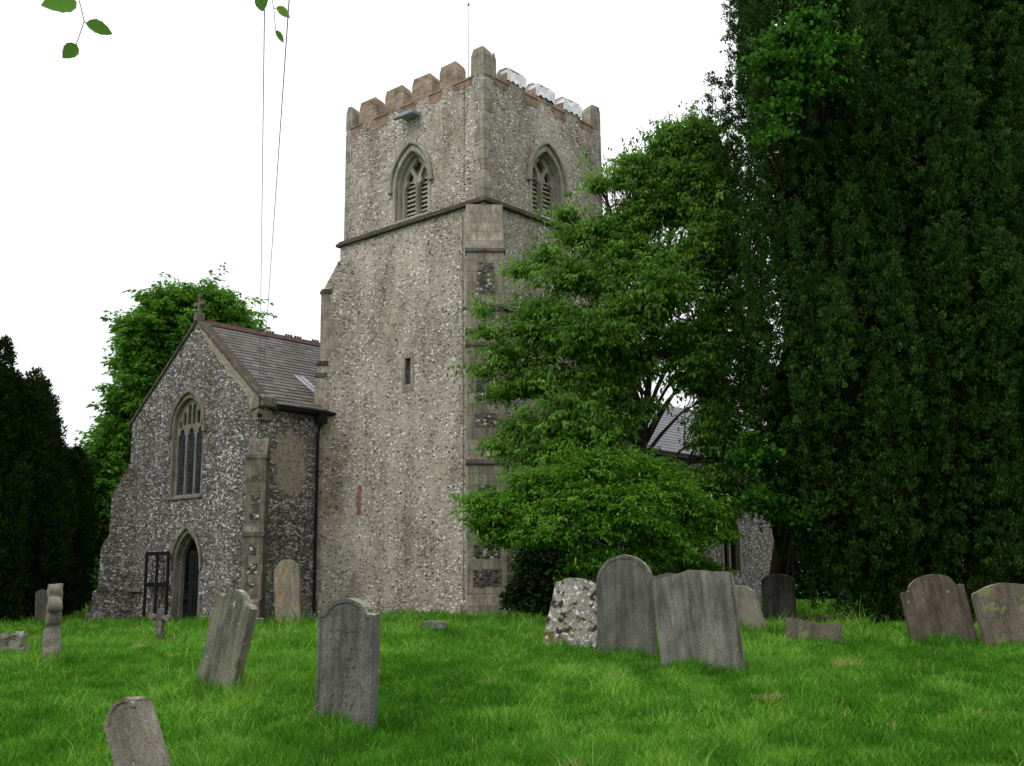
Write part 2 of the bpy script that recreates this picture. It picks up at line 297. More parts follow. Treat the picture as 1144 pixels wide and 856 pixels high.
M['blade'] = leafmat('grass_blade', (0.034, 0.115, 0.008), (0.095, 0.28, 0.018), (0.25, 0.47, 0.07), 0.45, 0.7, 0.08)
_r4 = [n for n in M['blade'].node_tree.nodes if n.type == 'VALTORGB'][0].color_ramp; _r4.elements[2].position = 0.88; _e = _r4.elements.new(1.0); _e.color = (0.42, 0.36, 0.15, 1)
M['near_leaf'] = leafmat('hanging_beech_leaf', (0.06, 0.14, 0.02), (0.09, 0.2, 0.03), (0.13, 0.26, 0.05), 0.5)
M['pod'] = plain('pale_yellow_flower_tassel', (0.45, 0.50, 0.13), 0.7, 0.2, 0.2)

# ------------------------------------------------------------------ ground
gx = np.concatenate([np.linspace(-400, -45, 16), np.linspace(-40, 40, 161), np.linspace(45, 400, 16)])
gy = np.concatenate([np.linspace(-60, -4, 8), np.linspace(-2, 50, 131), np.linspace(55, 700, 20)])
vv = [(x, y, ground_z(x, y)) for y in gy for x in gx]; nx = len(gx)
ff = [(j * nx + i, j * nx + i + 1, (j + 1) * nx + i + 1, (j + 1) * nx + i) for j in range(len(gy) - 1) for i in range(nx - 1)]
ma, t, b = mat('turf', 0.95, 0.1)
n = N(t, 'ShaderNodeTexNoise', Scale=0.7, Detail=9.0); n.inputs['Roughness'].default_value = 0.7; t.links.new(objco(t), n.inputs['Vector'])
r = ramp(t, [(0.3, (0.024, 0.08, 0.006)), (0.55, (0.045, 0.15, 0.010)), (0.75, (0.09, 0.19, 0.02))]); t.links.new(n.outputs[0], r.inputs[0])
n2 = N(t, 'ShaderNodeTexNoise', Scale=30.0, Detail=6.0); t.links.new(objco(t), n2.inputs['Vector'])
r2 = ramp(t, [(0.35, (0.45, 0.45, 0.45)), (0.65, (1.4, 1.4, 1.4))]); t.links.new(n2.outputs[0], r2.inputs[0])
t.links.new(mixc(t, 1.0, r.outputs[0], r2.outputs[0], 'MULTIPLY'), b.inputs['Base Color']); bump(t, b, n2.outputs[0], 0.8, 0.06)
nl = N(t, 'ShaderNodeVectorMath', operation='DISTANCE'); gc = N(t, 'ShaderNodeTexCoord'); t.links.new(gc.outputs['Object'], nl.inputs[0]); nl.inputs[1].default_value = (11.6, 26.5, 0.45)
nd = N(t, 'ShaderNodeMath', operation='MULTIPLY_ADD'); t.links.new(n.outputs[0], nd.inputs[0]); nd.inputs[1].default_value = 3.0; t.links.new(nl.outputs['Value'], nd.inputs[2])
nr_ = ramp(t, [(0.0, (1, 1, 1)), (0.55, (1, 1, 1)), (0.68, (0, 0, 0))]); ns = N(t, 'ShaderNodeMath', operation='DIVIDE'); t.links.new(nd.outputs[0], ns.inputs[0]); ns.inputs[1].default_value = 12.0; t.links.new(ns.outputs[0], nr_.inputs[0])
t.links.new(mixc(t, nr_.outputs[0], mixc(t, 1.0, r.outputs[0], r2.outputs[0], 'MULTIPLY'), mixc(t, 1.0, (0.06, 0.038, 0.022), r2.outputs[0], 'MULTIPLY')), b.inputs['Base Color'])  # bare earth round the yews; its dark tone also stands for tree shade
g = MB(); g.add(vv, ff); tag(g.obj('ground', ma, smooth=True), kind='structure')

# ------------------------------------------------------------------ church
ANG = 0.7208; CX, CY, Z0 = -0.812, 31.854, 0.45
ch = empty('church', (CX, CY, Z0), -ANG)
tag(ch, 'flint church with square battlemented tower, gabled west front and slate roofs', 'church')
WA, WB, GY = 6.93, 6.40, -3.17            # local x runs along the west face, y along the south face; the near corner is the origin
ZS, ZT = 12.70, 17.0
# tower body
t1 = MB().box(-WA, 0, 0, WB, -0.8, ZS + 0.01).obj('tower_wall', M['flint_tower'], ch)
bw = dict(w=1.5, z0=12.98, zs=14.15, za=15.30)
cutA = lambda: MB().prism(arch(-3.40, 1.58, 12.98, 14.15, 15.30), 'y', -0.3, 0.62)
cutB = lambda: MB().prism(arch(3.20, 1.58, 12.98, 14.15, 15.30), 'x', -0.62, 0.3)
cut(t1, [MB().box(-3.53, -3.27, -0.3, 0.45, 7.28, 8.14)])
t2 = MB().box(-WA + 0.09, -0.09, 0.09, WB - 0.09, ZS + 0.01, ZT).obj('belfry_wall', M['flint_tower'], ch)
cut(t2, [cutA(), cutB()])
# plinth
MB().box(-WA - 0.1, 0.1, -0.1, WB + 0.1, -0.8, 0.42).obj('plinth', M['flint_tower'], ch)
# string course: chamfered band round the tower
sm = MB()
for pr, za_, zb_ in ((0.13, ZS - 0.06, ZS + 0.05), (0.07, ZS + 0.05, ZS + 0.13)):
    sm.box(-WA - pr, pr, -pr, 0.2, za_, zb_); sm.box(-0.2, pr, 0.2, WB + pr, za_, zb_); sm.box(-WA - pr, -WA + 0.2, 0.2, WB + pr, za_, zb_)
sm.obj('string_course', M['drip'], ch, bevel=0.02)
# quoins above the string and cement bands
z = ZS + 0.14; k = 0
while z < ZT - 0.3:
    h = 0.30 + 0.1 * random.random(); a, c = ((0.42, 0.22), (0.22, 0.4))[k % 2]; a += random.uniform(-.06, .08); c += random.uniform(-.06, .08)
    for bx_ in ((-0.09 - a, -0.078, 0.078, 0.09 + c, z, z + h - 0.012), (-WA + 0.078, -WA + 0.09 + c * .8, 0.078, 0.4, z, z + h - 0.012), (-0.3, -0.078, WB - 0.09 - a * .7, WB - 0.078, z, z + h - 0.012)):
        qm = MB()
        if bx_[0] < -1 or bx_[2] > 1: qm.box(*bx_)
        else: qm.prism([(-0.078, 0.078), (-0.09 - a, 0.078), (-0.09 - a, 0.2), (-0.2, 0.2), (-0.2, 0.09 + c), (-0.078, 0.09 + c)], 'z', z, z + h - 0.012)
        qm.obj('quoin', M['trim'] if k % 3 else M['ashlar'], ch, bevel=0.008)
    z += h; k += 1

# belfry windows
def belfry(face):
    T = (lambda: Matrix.Translation((-3.40, 0.09, 0))) if face == 'a' else (lambda: Matrix.Translation((-0.09, 3.20, 0)) @ Matrix.Rotation(math.pi / 2, 4, 'Z'))
    X = T()
    mb = MB(); mb.ring(arch(0, 1.86, 12.86, 14.15, 15.50), arch(0, 1.56, 12.86, 14.15, 15.28), 'y', -0.03, 0.12)
    mb.ring(arch(0, 1.58, 12.95, 14.15, 15.29), arch(0, 1.46, 12.95, 14.15, 15.20), 'y', 0.10, 0.30)
    fr = mb.obj('belfry_window', M['trim'], ch, bevel=0.02, xf=X)
    hd = MB().ring(arch(0, 2.06, 14.1, 14.15, 15.68), arch(0, 1.88, 14.1, 14.15, 15.53), 'y', -0.12, 0.01)
    hd.box(-1.08, -0.9, -0.14, 0.0, 13.98, 14.12); hd.box(0.9, 1.08, -0.14, 0.0, 13.98, 14.12); hd.obj('hood_mould', M['trim'], fr, bevel=0.025, xf=X)
    MB().add([(-0.95, -0.10, 12.84), (0.95, -0.10, 12.84), (0.95, 0.4, 12.84), (-0.95, 0.4, 12.84), (-0.95, -0.10, 12.88), (0.95, -0.10, 12.88), (0.95, 0.4, 13.06), (-0.95, 0.4, 13.06)],
             [(0, 3, 2, 1), (4, 5, 6, 7), (0, 1, 5, 4), (1, 2, 6, 5), (2, 3, 7, 6), (3, 0, 4, 7)]).obj('sill', M['trim'], fr, xf=X)
    tr = MB().prism(arch(0, 1.48, 12.9, 14.15, 15.215), 'y', 0.26, 0.40).obj('tracery', M['trim'], None)
    cs = [MB().prism(arch(sx_ * 0.35, 0.56, 12.8, 14.05, 14.72, cusp=0.12), 'y', 0.1, 0.6) for sx_ in (-1, 1)]
    dm = [(0, 14.46), (0.14, 14.64), (0.25, 14.84), (0.13, 14.94), (0, 15.12), (-0.13, 14.94), (-0.25, 14.84), (-0.14, 14.64)]
    cs.append(MB().prism(dm, 'y', 0.1, 0.6)); cut(tr, cs); tr.data.transform(X); tr.parent = fr
    MB().tube([(0, 0.25, 12.98), (0, 0.25, 14.25)], 0.045, 6).obj('mullion_shaft', M['trim'], fr, xf=X)
    for sx_ in (-1, 1):
        z = 13.08
        while z < 14.35:
            x0, x1 = sx_ * 0.35 - 0.30, sx_ * 0.35 + 0.30
            MB().add([(x0, 0.40, z), (x1, 0.40, z), (x1, 0.56, z + 0.11), (x0, 0.56, z + 0.11), (x0, 0.40, z + 0.06), (x1, 0.40, z + 0.06), (x1, 0.56, z + 0.15), (x0, 0.56, z + 0.15)],
                     [(0, 3, 2, 1), (4, 5, 6, 7), (0, 1, 5, 4), (1, 2, 6, 5), (2, 3, 7, 6), (3, 0, 4, 7)]).obj('louvre', M['louvre'], fr, xf=X)
            z += 0.158
    MB().prism(arch(0, 1.56, 12.99, 14.15, 15.28), 'y', 0.60, 0.615).obj('dark_backing', M['void'], fr, xf=X)
belfry('a'); belfry('b')

# parapet: brick band in the crenels, merlons
def merlon(u0, u1, axis, matl, ht=0.74, name='merlon', off=0.09, extra=0.0, th=0.42):
    d = 0.03 + 0.04 * random.random(); e = extra; u0 -= .03; u1 += .03
    prof = [(u0 - e, ZT - 0.02), (u1 + e, ZT - 0.02), (u1 + e, ZT + ht - 0.14), (u1 - d - .02 + e * .6, ZT + ht), (u0 + d + .04 - e * .6, ZT + ht), (u0 - e, ZT + ht - 0.14)]
    prof = [(a + random.uniform(-.015, .015), b_ + random.uniform(-.015, .015)) for a, b_ in prof]
    if axis == 'y': mb = MB().prism(prof, 'y', off - e, off + th + e)
    else: mb = MB().prism(prof, 'x', -off - th - e, -off + e)
    top_ = max(v[2] for v in mb.v)
    mb.v = [(x_, y_, z_ + (0.0 if z_ < top_ - .12 else 0.10 * ((y_ - off < 0.1) if axis == 'y' else (x_ > -off - .1)))) for x_, y_, z_ in mb.v]
    return mb.obj(name, matl, ch, bevel=0.006)
sx_ = [(-6.12, -5.24), (-4.76, -3.86), (-3.40, -2.50), (-2.06, -1.30)]
for a_, b_ in sx_:
    merlon(a_, b_, 'y', M['brick'])
for a_, b_ in [(-WA + 0.10, -6.55), (-0.62, -0.09)]:
    merlon(a_, b_, 'y', M['ashlar'], 0.86 if a_ > -1 else 0.78)
merlon(0.515, 0.66, 'x', M['ashlar'], 0.80)
merlon(WB - 0.62, WB - 0.09, 'x', M['ashlar'], 0.80)
for a_, b_ in ((1.25, 2.10), (2.70, 3.62), (4.20, 5.12)):
    o = merlon(a_, b_, 'x', M['brick'], 0.52)
    mb = MB(); nU, nV = 12, 8; ht = 0.62                         # crumpled sheet thrown over the merlon
    path = [(-0.045, ZT + 0.16), (-0.05, ZT + 0.36), (-0.055, ZT + 0.54), (-0.14, ZT + ht), (-0.28, ZT + ht + .02), (-0.42, ZT + ht), (-0.56, ZT + 0.5), (-0.58, ZT + 0.1)]
    vs2 = []
    for i, (px_, pz_) in enumerate(path):
        for j in range(nU + 1):
            u = a_ - 0.05 + (b_ - a_ + 0.1) * j / nU; k_ = noise.noise(Vector((u * 5, px_ * 6, pz_ * 5)))
            vs2.append((px_ + k_ * 0.05, u, pz_ + k_ * 0.05 + (0.04 * math.sin(j * 1.9 + a_) if i == 0 else 0)))
    fs2 = [(i * (nU + 1) + j, i * (nU + 1) + j + 1, (i + 1) * (nU + 1) + j + 1, (i + 1) * (nU + 1) + j) for i in range(len(path) - 1) for j in range(nU)]
    mb.add(vs2, fs2)
    for e_ in (a_ - 0.03, b_ + 0.03): mb.add([(x_, e_ + 0.01 * i, z_) for i, (x_, z_) in enumerate(path)], [tuple(range(len(path)))])
    so = mb.obj('sheet_cover', M['sheet'], ch); so.modifiers.new('s', 'SOLIDIFY').thickness = 0.012
edges = [(-6.55, -6.02), (-5.28, -4.68), (-3.92, -3.34), (-2.56, -2.02), (-1.42, -0.62)]
for n_, (a_, b_) in enumerate(edges + [(0.66, 1.25), (2.10, 2.70), (3.62, 4.20), (5.12, WB - 0.62)]):
    A_ = n_ < len(edges); l_ = [(a_ - random.uniform(.02, .25), ZT - 0.02)]; dd = random.uniform(.22, .42)
    l_ += [(a_ + (b_ - a_) * q_ / 5 + random.uniform(-.03, .03), ZT - dd * random.uniform(.7, 1.1)) for q_ in range(6)] + [(b_ + random.uniform(.02, .25), ZT - 0.02)]
    cbm = MB().prism(l_, 'y' if A_ else 'x', *((0.078, 0.3) if A_ else (-0.3, -0.078)))
    if A_: cbm.box(a_ - .04, b_ + .04, 0.05, 0.5, ZT - 0.019, ZT + 0.06)
    else: cbm.box(-0.5, -0.05, a_ - .04, b_ + .04, ZT - 0.019, ZT + 0.06)
    cbm.obj('crenel_brickwork', M['brick_brown'], ch, bevel=0.006)
sp_ = MB(); sp_.box(-3.66, -2.98, -0.32, 0.09, 16.42, 16.56); sp_.box(-3.95, -3.66, -0.30, -0.14, 16.45, 16.54); sp_.obj('lead_spout', M['lead_spout'], ch, bevel=0.02)
fp = MB().tube([(-2.2, 1.6, ZT - 0.3), (-2.2, 1.6, 20.9)], [0.014, 0.007], 6); fp.box(-2.23, -2.15, 1.59, 1.61, 20.76, 20.86); fp.obj('flagpole', M['cable'], ch)

# slit window, conductor, brick patch
sl = MB(); sl.box(-3.68, -3.53, -0.02, 0.16, 7.05, 8.34); sl.box(-3.27, -3.12, -0.021, 0.16, 7.05, 8.34); sl.box(-3.53, -3.27, -0.022, 0.16, 8.14, 8.33); sl.box(-3.53, -3.27, -0.023, 0.25, 7.06, 7.28)
so = sl.obj('slit_window', M['ashlar'], ch, bevel=0.01); MB().box(-3.53, -3.27, 0.30, 0.34, 7.28, 8.14).obj('dark_backing', M['void'], so)
cd = MB().tube([(-0.93, 0.07, 17.0), (-0.93, 0.05, ZS + 0.16), (-0.92, -0.17, ZS + 0.1), (-0.92, -0.17, ZS - .1), (-0.92, -0.03, ZS - 0.25), (-0.9, -0.03, 8), (-0.88, -0.03, 0.45), (-0.88, -0.14, 0.3), (-0.88, -0.14, -0.3)], 0.010, 5)
cd.obj('lightning_conductor', M['cable'], ch)
bpo = [(-5.82, 3.2)]
for i in range(13): z = 3.2 + i * 0.075; x1_ = -5.58 + random.uniform(-.05, .08); bpo += [(x1_, z), (x1_, z + 0.075)]
for i in range(12, -1, -1): z = 3.2 + i * 0.075; x0 = -5.82 + random.uniform(-.05, .05); bpo += [(x0, z + 0.0745), (x0, z + .001)]
MB().prism(bpo[1:], 'y', -0.004, 0.05).obj('brick_patch', M['brick_red'], ch)

# diagonal buttresses
def buttress(cx_, cy_, dx_, dy_, th, prof, drips, panels, m1, name='buttress'):
    d = Vector((dx_, dy_, 0)).normalized(); s = Vector((-d.y, d.x, 0))
    X = Matrix((( s.x, d.x, 0, cx_), (s.y, d.y, 0, cy_), (0, 0, 1, 0), (0, 0, 0, 1)))   # (side, outward, up)
    poly = [(-0.72, prof[0][1])] + prof + [(-0.72, prof[-1][1])]
    b_ = MB().prism([(a, z_) for a, z_ in poly], 'x', -th / 2, th / 2).obj(name, m1, ch, bevel=0.012, xf=X)
    for pr, z_ in drips:
        MB().prism([(pr - 0.35, z_), (pr + 0.06, z_), (pr + 0.06, z_ + 0.05), (pr - 0.02, z_ + 0.16), (pr - 0.35, z_ + 0.16)], 'x', -th / 2 - 0.04, th / 2 + 0.04).obj('weathering', M['drip'], b_, bevel=0.012, xf=X)
    for pr, za_, zb_, wd_ in panels:
        pl_ = []; n_ = 7
        for q_ in range(n_): pl_.append((-wd_ / 2 + wd_ * q_ / (n_ - 1), za_ + random.uniform(-.02, .03)))
        for q_ in range(n_): pl_.append((wd_ / 2 - wd_ * q_ / (n_ - 1) + random.uniform(-.03, .03), zb_ + random.uniform(-.03, .02)))
        MB().prism(pl_, 'y', pr - 0.05, pr + 0.004).obj('flint_panel', M['flint_knapped'], b_, xf=X)
    return b_
prof = [(1.16, -0.8), (1.16, 0.35), (1.08, 0.62), (1.0, 0.62), (1.0, 4.35), (0.83, 4.75), (0.83, 7.85), (0.74, 8.05), (0.74, 8.3), (0.66, 8.5), (0.66, 10.80), (0.55, 11.0), (0.28, 11.7), (0.0, 12.55), (-0.2, 12.6)]
buttress(0, 0, 1, -1, 1.14, prof, [(0.98, 4.33), (0.64, 10.80), (0.80, 7.86), (0.72, 8.28)],
         [(0.66, 9.45, 10.5, 0.55), (0.66, 8.75, 9.2, 0.5), (0.83, 6.15, 7.3, 0.6), (0.83, 5.45, 5.85, 0.65), (1.0, 3.4, 3.75, 0.5), (1.0, 1.65, 2.05, 0.75), (1.0, 0.85, 1.35, 0.8)], M['ashlar'])
lb = buttress(-WA, 0, -1, -1, 1.15, [(p_ * .85, z_ if z_ < 11.1 else 11.1 + (z_ - 11.1) * .6) for p_, z_ in prof], [(0.55, 10.80), (0.66, 7.86), (0.62, 8.28)], [], M['flint_tower'])
_d = Vector((-1, -1, 0)).normalized(); _s = Vector((-_d.y, _d.x, 0)); XLB = Matrix(((_s.x, _d.x, 0, -WA), (_s.y, _d.y, 0, 0), (0, 0, 1, 0), (0, 0, 0, 1)))
z = 0.4; k = 0
while z < 10.7:
    h = 0.28 + 0.12 * random.random(); pr_ = .85 * (1.0 if z < 4.2 else 0.83 if z < 7.6 else 0.66)
    if not (4.1 < z < 4.7 or 7.5 < z < 8.4): MB().box(0.2, 0.579, pr_ - (0.30, 0.46)[k % 2] - random.uniform(0, .08), pr_ + 0.004, z, min(z + h - 0.01, 10.79)).obj('quoin', M['ashlar'], lb, bevel=0.006, xf=XLB)
    z += h; k += 1
buttress(0, WB, 1, 1, 1.15, prof, [(0.98, 4.33), (0.64, 10.80)], [], M['ashlar'])

# gabled west front with its roof
XL, XR, XM = -14.82, -6.90, -10.76; ZE, ZR = 6.85, 10.0; YB = 14.0
gb = MB().prism([(XL, -0.8), (XR, -0.8), (XR, ZE), (XM, ZR), (XL, ZE)], 'y', GY, YB).obj('aisle_wall', M['flint_dark'], ch)
DC, DW = -10.78, 1.52
WC = -11.08
cut(gb, [MB().prism(arch(DC, DW, -1.0, 1.58, 2.72), 'y', GY - 0.5, GY + 0.45), MB().box(DC - 1.1, DC + 1.1, GY + 0.40, GY + 2.6, -1.2, 2.95), MB().prism(arch(WC, 1.92, 3.98, 6.35, 7.45), 'y', GY - 0.5, GY + 0.5)])
# plinth course
for bx_ in ((XL - 0.08, DC - DW / 2 - 0.25, GY - 0.07, GY + 0.1, -0.8, 0.50), (DC + DW / 2 + 0.25, XR + 0.06, GY - 0.07, GY + 0.1, -0.8, 0.5), (XR - 0.1, XR + 0.06, GY + 0.1, -0.6, -0.8, 0.47)):
    MB().box(*bx_).obj('plinth', M['flint_dark'], ch)
pc = MB(); pc.box(XL - 0.12, -13.55, GY - 0.14, GY + 0.1, 0.72, 0.86); pc.obj('plinth_moulding', M['trim_dark'], ch, bevel=0.02)
for cx_, cy_ in ((XL - 0.62, GY - 0.6), (XR + 0.48, GY - 0.48)):
    MB().box(cx_ - 0.32, cx_ + 0.32, cy_ - 0.32, cy_ + 0.32, -0.8, -0.02).obj('plinth_block', M['trim'], ch, bevel=0.03)
# west window
fr = MB(); fr.ring(arch(WC, 2.00, 3.92, 6.30, 7.50), arch(WC, 1.84, 3.92, 6.30, 7.36), 'y', GY - 0.012, GY + 0.16)
fr = fr.obj('west_window', M['trim_dark'], ch, bevel=0.02)
hd = MB().ring(arch(WC, 2.20, 6.2, 6.30, 7.66), arch(WC, 2.04, 6.2, 6.30, 7.54), 'y', GY - 0.09, GY + 0.02)
hd.box(WC - 1.20, WC - 1.0, GY - 0.12, GY, 6.08, 6.24); hd.box(WC + 1.0, WC + 1.20, GY - 0.12, GY, 6.08, 6.24); hd.obj('hood_mould', M['trim_dark'], fr, bevel=0.02)
MB().box(WC - 1.06, WC + 1.06, GY - 0.07, GY + 0.3, 3.84, 3.97).obj('sill', M['trim_dark'], fr, bevel=0.03)
tr = MB().prism(arch(WC, 1.86, 3.9, 6.35, 7.40), 'y', GY + 0.14, GY + 0.28).obj('tracery', M['trim_dark'], ch)
cs = [MB().prism(arch(WC + dx_, 0.47, 4.03, 5.98, 6.34, cusp=0.06), 'y', GY, GY + 0.5) for dx_ in (-0.57, 0, 0.57)]
cs += [MB().prism(arch(WC + dx_, 0.19, zb_, zt_ - .12, zt_, n=5), 'y', GY, GY + 0.5) for dx_, zb_, zt_ in ((-0.70, 6.36, 6.62), (-0.43, 6.46, 6.93), (-0.14, 6.46, 7.17), (0.14, 6.46, 7.17), (0.43, 6.46, 6.93), (0.70, 6.36, 6.62))]
cut(tr, cs); tr.parent = fr
MB().prism(arch(WC, 1.88, 3.98, 6.35, 7.42), 'y', GY + 0.21, GY + 0.23).obj('glass', M['glass'], fr)
# door with hood, gate leaves and inner door
dr = MB().ring(arch(DC, DW + 0.16, -0.8, 1.58, 2.82), arch(DC, DW - 0.02, -0.8, 1.58, 2.70), 'y', GY - 0.012, GY + 0.2)
dr.ring(arch(DC, DW, -0.8, 1.57, 2.70), arch(DC, DW - 0.16, -0.8, 1.57, 2.60), 'y', GY + 0.2, GY + 0.38)
dr = dr.obj('door_arch', M['trim_dark'], ch, bevel=0.02)
hd = MB().ring(arch(DC, DW + 0.36, 1.45, 1.58, 2.98), arch(DC, DW + 0.18, 1.45, 1.58, 2.84), 'y', GY - 0.10, GY); hd.obj('hood_mould', M['trim_dark'], dr, bevel=0.025)
MB().box(DC - 1.09, DC + 1.09, GY + 2.5, GY + 2.55, -0.79, 2.9).obj('dark_backing', M['void'], dr)
iw = MB()
for i in range(6): iw.box(DC - 0.13 + i * 0.13, DC - 0.02 + i * 0.13, GY + 0.52, GY + 0.57, -0.4, 2.1 - 0.12 * max(0, i - 2))
iw.box(DC - 0.05, DC + 0.6, GY + 0.565, GY + 0.6, 0.4, 0.55); iw.box(DC - 0.05, DC + 0.6, GY + 0.565, GY + 0.6, 1.3, 1.45); iw.obj('door_leaf', M['door_wood'], dr, bevel=0.01)
def gate(x0, x1, y, bars=1):
    g_ = MB(); zb_, zt_ = -0.26, 2.1
    for x_ in [x0, x1 - 0.09] + [x0 + (x1 - x0) * (k + 1) / (bars + 1) - 0.04 for k in range(bars)]: g_.box(x_, x_ + 0.125, y - 0.03, y + 0.03, zb_, zt_)
    for z_, h_ in ((zt_ - 0.12, 0.12), (0.90, 0.16), (zb_ + 0.02, 0.12)): g_.box(x0 - .004, x1 + .004, y - 0.034, y + 0.034, z_, z_ + h_)
    return g_.obj('gate_leaf', M['iron'], ch, bevel=0.008)
gate(DC - 2.24, DC - 0.76, GY - 0.22)
gate(DC + 0.02, DC + 0.74, GY + 0.12, 3)
# corner buttresses of the gable
buttress(XR - 0.05, GY + 0.05, 1, -1, 0.62, [(0.80, -0.8), (0.80, 0.45), (0.72, 0.55), (0.64, 0.55), (0.64, 2.42), (0.46, 2.75), (0.46, 4.9), (0.1, 5.5), (-0.2, 5.7)], [(0.6, 2.42), (0.42, 4.86), (.62, .5)],
         [(0.64, 0.8, 1.05, 0.2), (0.64, 1.3, 1.6, 0.3), (0.64, 1.85, 2.2, 0.22), (0.46, 2.95, 3.15, 0.3), (0.46, 3.4, 3.75, 0.26), (0.46, 4.15, 4.35, 0.24)], M['ashlar_dark'])
buttress(XL + 0.05, GY + 0.05, -1, -1, 0.75, [(1.05, -0.8), (1.05, 0.75), (0.86, 0.85), (0.84, 2.3), (0.58, 2.75), (0.56, 4.1), (0.2, 4.85), (0.0, 5.3), (-0.2, 5.4)], [(.84, .74)], [], M['flint_dark'])
# coping and cross
cp = MB()
def rake(xa, za_, xb, zb_, y0, y1, th_):
    L = math.hypot(xb - xa, zb_ - za_); nx_, nz_ = -(zb_ - za_) / L, (xb - xa) / L
    if nz_ < 0: nx_, nz_ = -nx_, -nz_
    return [(xa, za_), (xb, zb_), (xb + nx_ * th_, zb_ + nz_ * th_), (xa + nx_ * th_, za_ + nz_ * th_)]
for (xa, xb) in ((XL - 0.15, XM), (XR + 0.15, XM)):
    MB().prism(rake(xa, ZE - 0.02 - 0.1, xb, ZR + 0.02, 0, 0, 0.11), 'y', GY - 0.07, GY + 0.34).obj('gable_coping', M['drip'], ch, bevel=0.02)
kn = MB(); kn.prism([(XR - 0.5, ZE - 0.35), (XR + 0.2, ZE - 0.25), (XR + 0.22, ZE + 0.06), (XR - 0.3, ZE + 0.28)], 'y', GY - 0.06, GY + 0.5); kn.box(XR - .4, XR + .1, GY - .03, GY + .4, ZE - .7, ZE - .36); kn.obj('kneeler', M['trim_dark'], ch, bevel=0.03)
mbp = MB()
for (a_, b_) in (((XR + 0.0, ZE - .75), (XR + 0, ZE)),):
    n_ = 26; lo, up = [], []
    for i in range(n_ + 1):
        s_ = i / n_; x_ = XR - 0.02 + (XM + 0.3 - XR) * s_; z_ = ZE + (ZR - ZE) * (XR - x_) / (XR - XM) - 0.06
        up.append((x_, z_)); lo.append((x_ - 0.05, z_ - (0.62 * (1 - s_) ** .7 + 0.06) * (0.5 + 0.6 * abs(noise.noise(Vector((x_ * 2.1, 1, 2)))) * 2)))
    mbp.ring(up, lo, 'y', GY - 0.005, GY + 0.03)
mbp.obj('mortar_band', M['plaster'], ch)
cr = MB(); cr.box(XM - 0.13, XM + 0.13, GY - 0.1, GY + 0.2, ZR + 0.05, ZR + 0.34)
cr.box(XM - 0.05, XM + 0.05, GY, GY + 0.1, ZR + 0.34, ZR + 0.98); cr.box(XM - 0.24, XM + 0.24, GY + 0.003, GY + 0.097, ZR + 0.62, ZR + 0.72)
for ex, ez in ((-0.24, 0.67), (0.24, 0.67), (0, 0.97)): cr.box(XM + ex - 0.075, XM + ex + 0.075, GY - 0.01, GY + 0.11, ZR + ez - 0.075, ZR + ez + 0.075)
cr.obj('gable_cross', M['coping'], ch, bevel=0.02)
# roofs in lapped courses
def roof(name, xe, ze, xr_, zr_, y0, y1, matl, n_=24):
    mb = MB()
    for i in range(n_):
        a, b_ = i / n_, (i + 1) / n_ + 0.25 / n_
        xa, za_ = xe + (xr_ - xe) * a, ze + (zr_ - ze) * a; xb, zb_ = xe + (xr_ - xe) * min(b_, 1), ze + (zr_ - ze) * min(b_, 1)
        prev = y0; 
        mb.prism([(xa, za_ + 0.0), (xb, zb_ - 0.01), (xb, zb_ + 0.008), (xa, za_ + 0.045)], 'y', y0, y1)
    return mb.obj(name, matl, ch)
slope = (ZR - ZE) / (XR - XM)
roof('roof', XR + 0.22, ZE - 0.22 * 0.816 + 0.03, XM, ZR + 0.03, GY + 0.33, YB, M['slate'])
roof('roof', XL - 0.22, ZE - 0.22 * 0.776 + 0.03, XM, ZR + 0.03, GY + 0.33, YB, M['slate'])
rt = MB(); y = GY + 0.35; k = 0
while y < YB:
    L = 0.42; rt.prism([(XM - 0.2, ZR - 0.06), (XM - 0.02, ZR + 0.14), (XM + 0.02, ZR + 0.14), (XM + 0.2, ZR - 0.06)], 'y', y, y + L - 0.015)
    if k % 3 != 1:
        for e_ in (0.08, 0.2, 0.32): rt.box(XM - 0.02, XM + 0.02, y + e_ - 0.05, y + e_ + 0.04, ZR + 0.14, ZR + 0.215)
    y += L; k += 1
rt.obj('ridge_tiles', M['terracotta'], ch, bevel=0.008)
# lead flashing, gutter, downpipe
def roofpt(x_, y_, up=0.07): return (x_, y_, ZE + (XR - x_) * slope + up)
for o_ in (0.38, 0.62):
    fl = MB(); a = [roofpt(-8.35, -1.15 + o_), roofpt(-6.85, -0.72 + o_), roofpt(-6.85, -0.55 + o_), roofpt(-8.35, -1.0 + o_)]
    fl.add(a + [(x_, y_, z_ + 0.03) for x_, y_, z_ in a], [(0, 3, 2, 1), (4, 5, 6, 7), (0, 1, 5, 4), (1, 2, 6, 5), (2, 3, 7, 6), (3, 0, 4, 7)]).obj('lead_flashing', M['lead'], ch)
gu = MB().ring([(XR + 0.20, ZE - 0.22), (XR + 0.22, ZE - 0.30), (XR + 0.30, ZE - 0.33), (XR + 0.38, ZE - 0.30), (XR + 0.40, ZE - 0.20)], [(XR + 0.215, ZE - 0.22), (XR + 0.235, ZE - 0.285), (XR + 0.30, ZE - 0.31), (XR + 0.365, ZE - 0.285), (XR + 0.385, ZE - 0.2)], 'y', GY + 0.55, -0.35)
gu.obj('gutter', M['iron'], ch); MB().box(XR, XR + 0.19, GY + 0.36, -0.3, ZE - 0.34, ZE - 0.2).obj('eaves_board', M['door_wood'], ch)
dp = MB().tube([(XR + 0.3, -0.95, ZE - 0.3), (XR + 0.3, -0.95, ZE - 0.7)], 0.09, 8); dp.box(XR + 0.14, XR + 0.46, -1.1, -0.8, ZE - 0.62, ZE - 0.36)
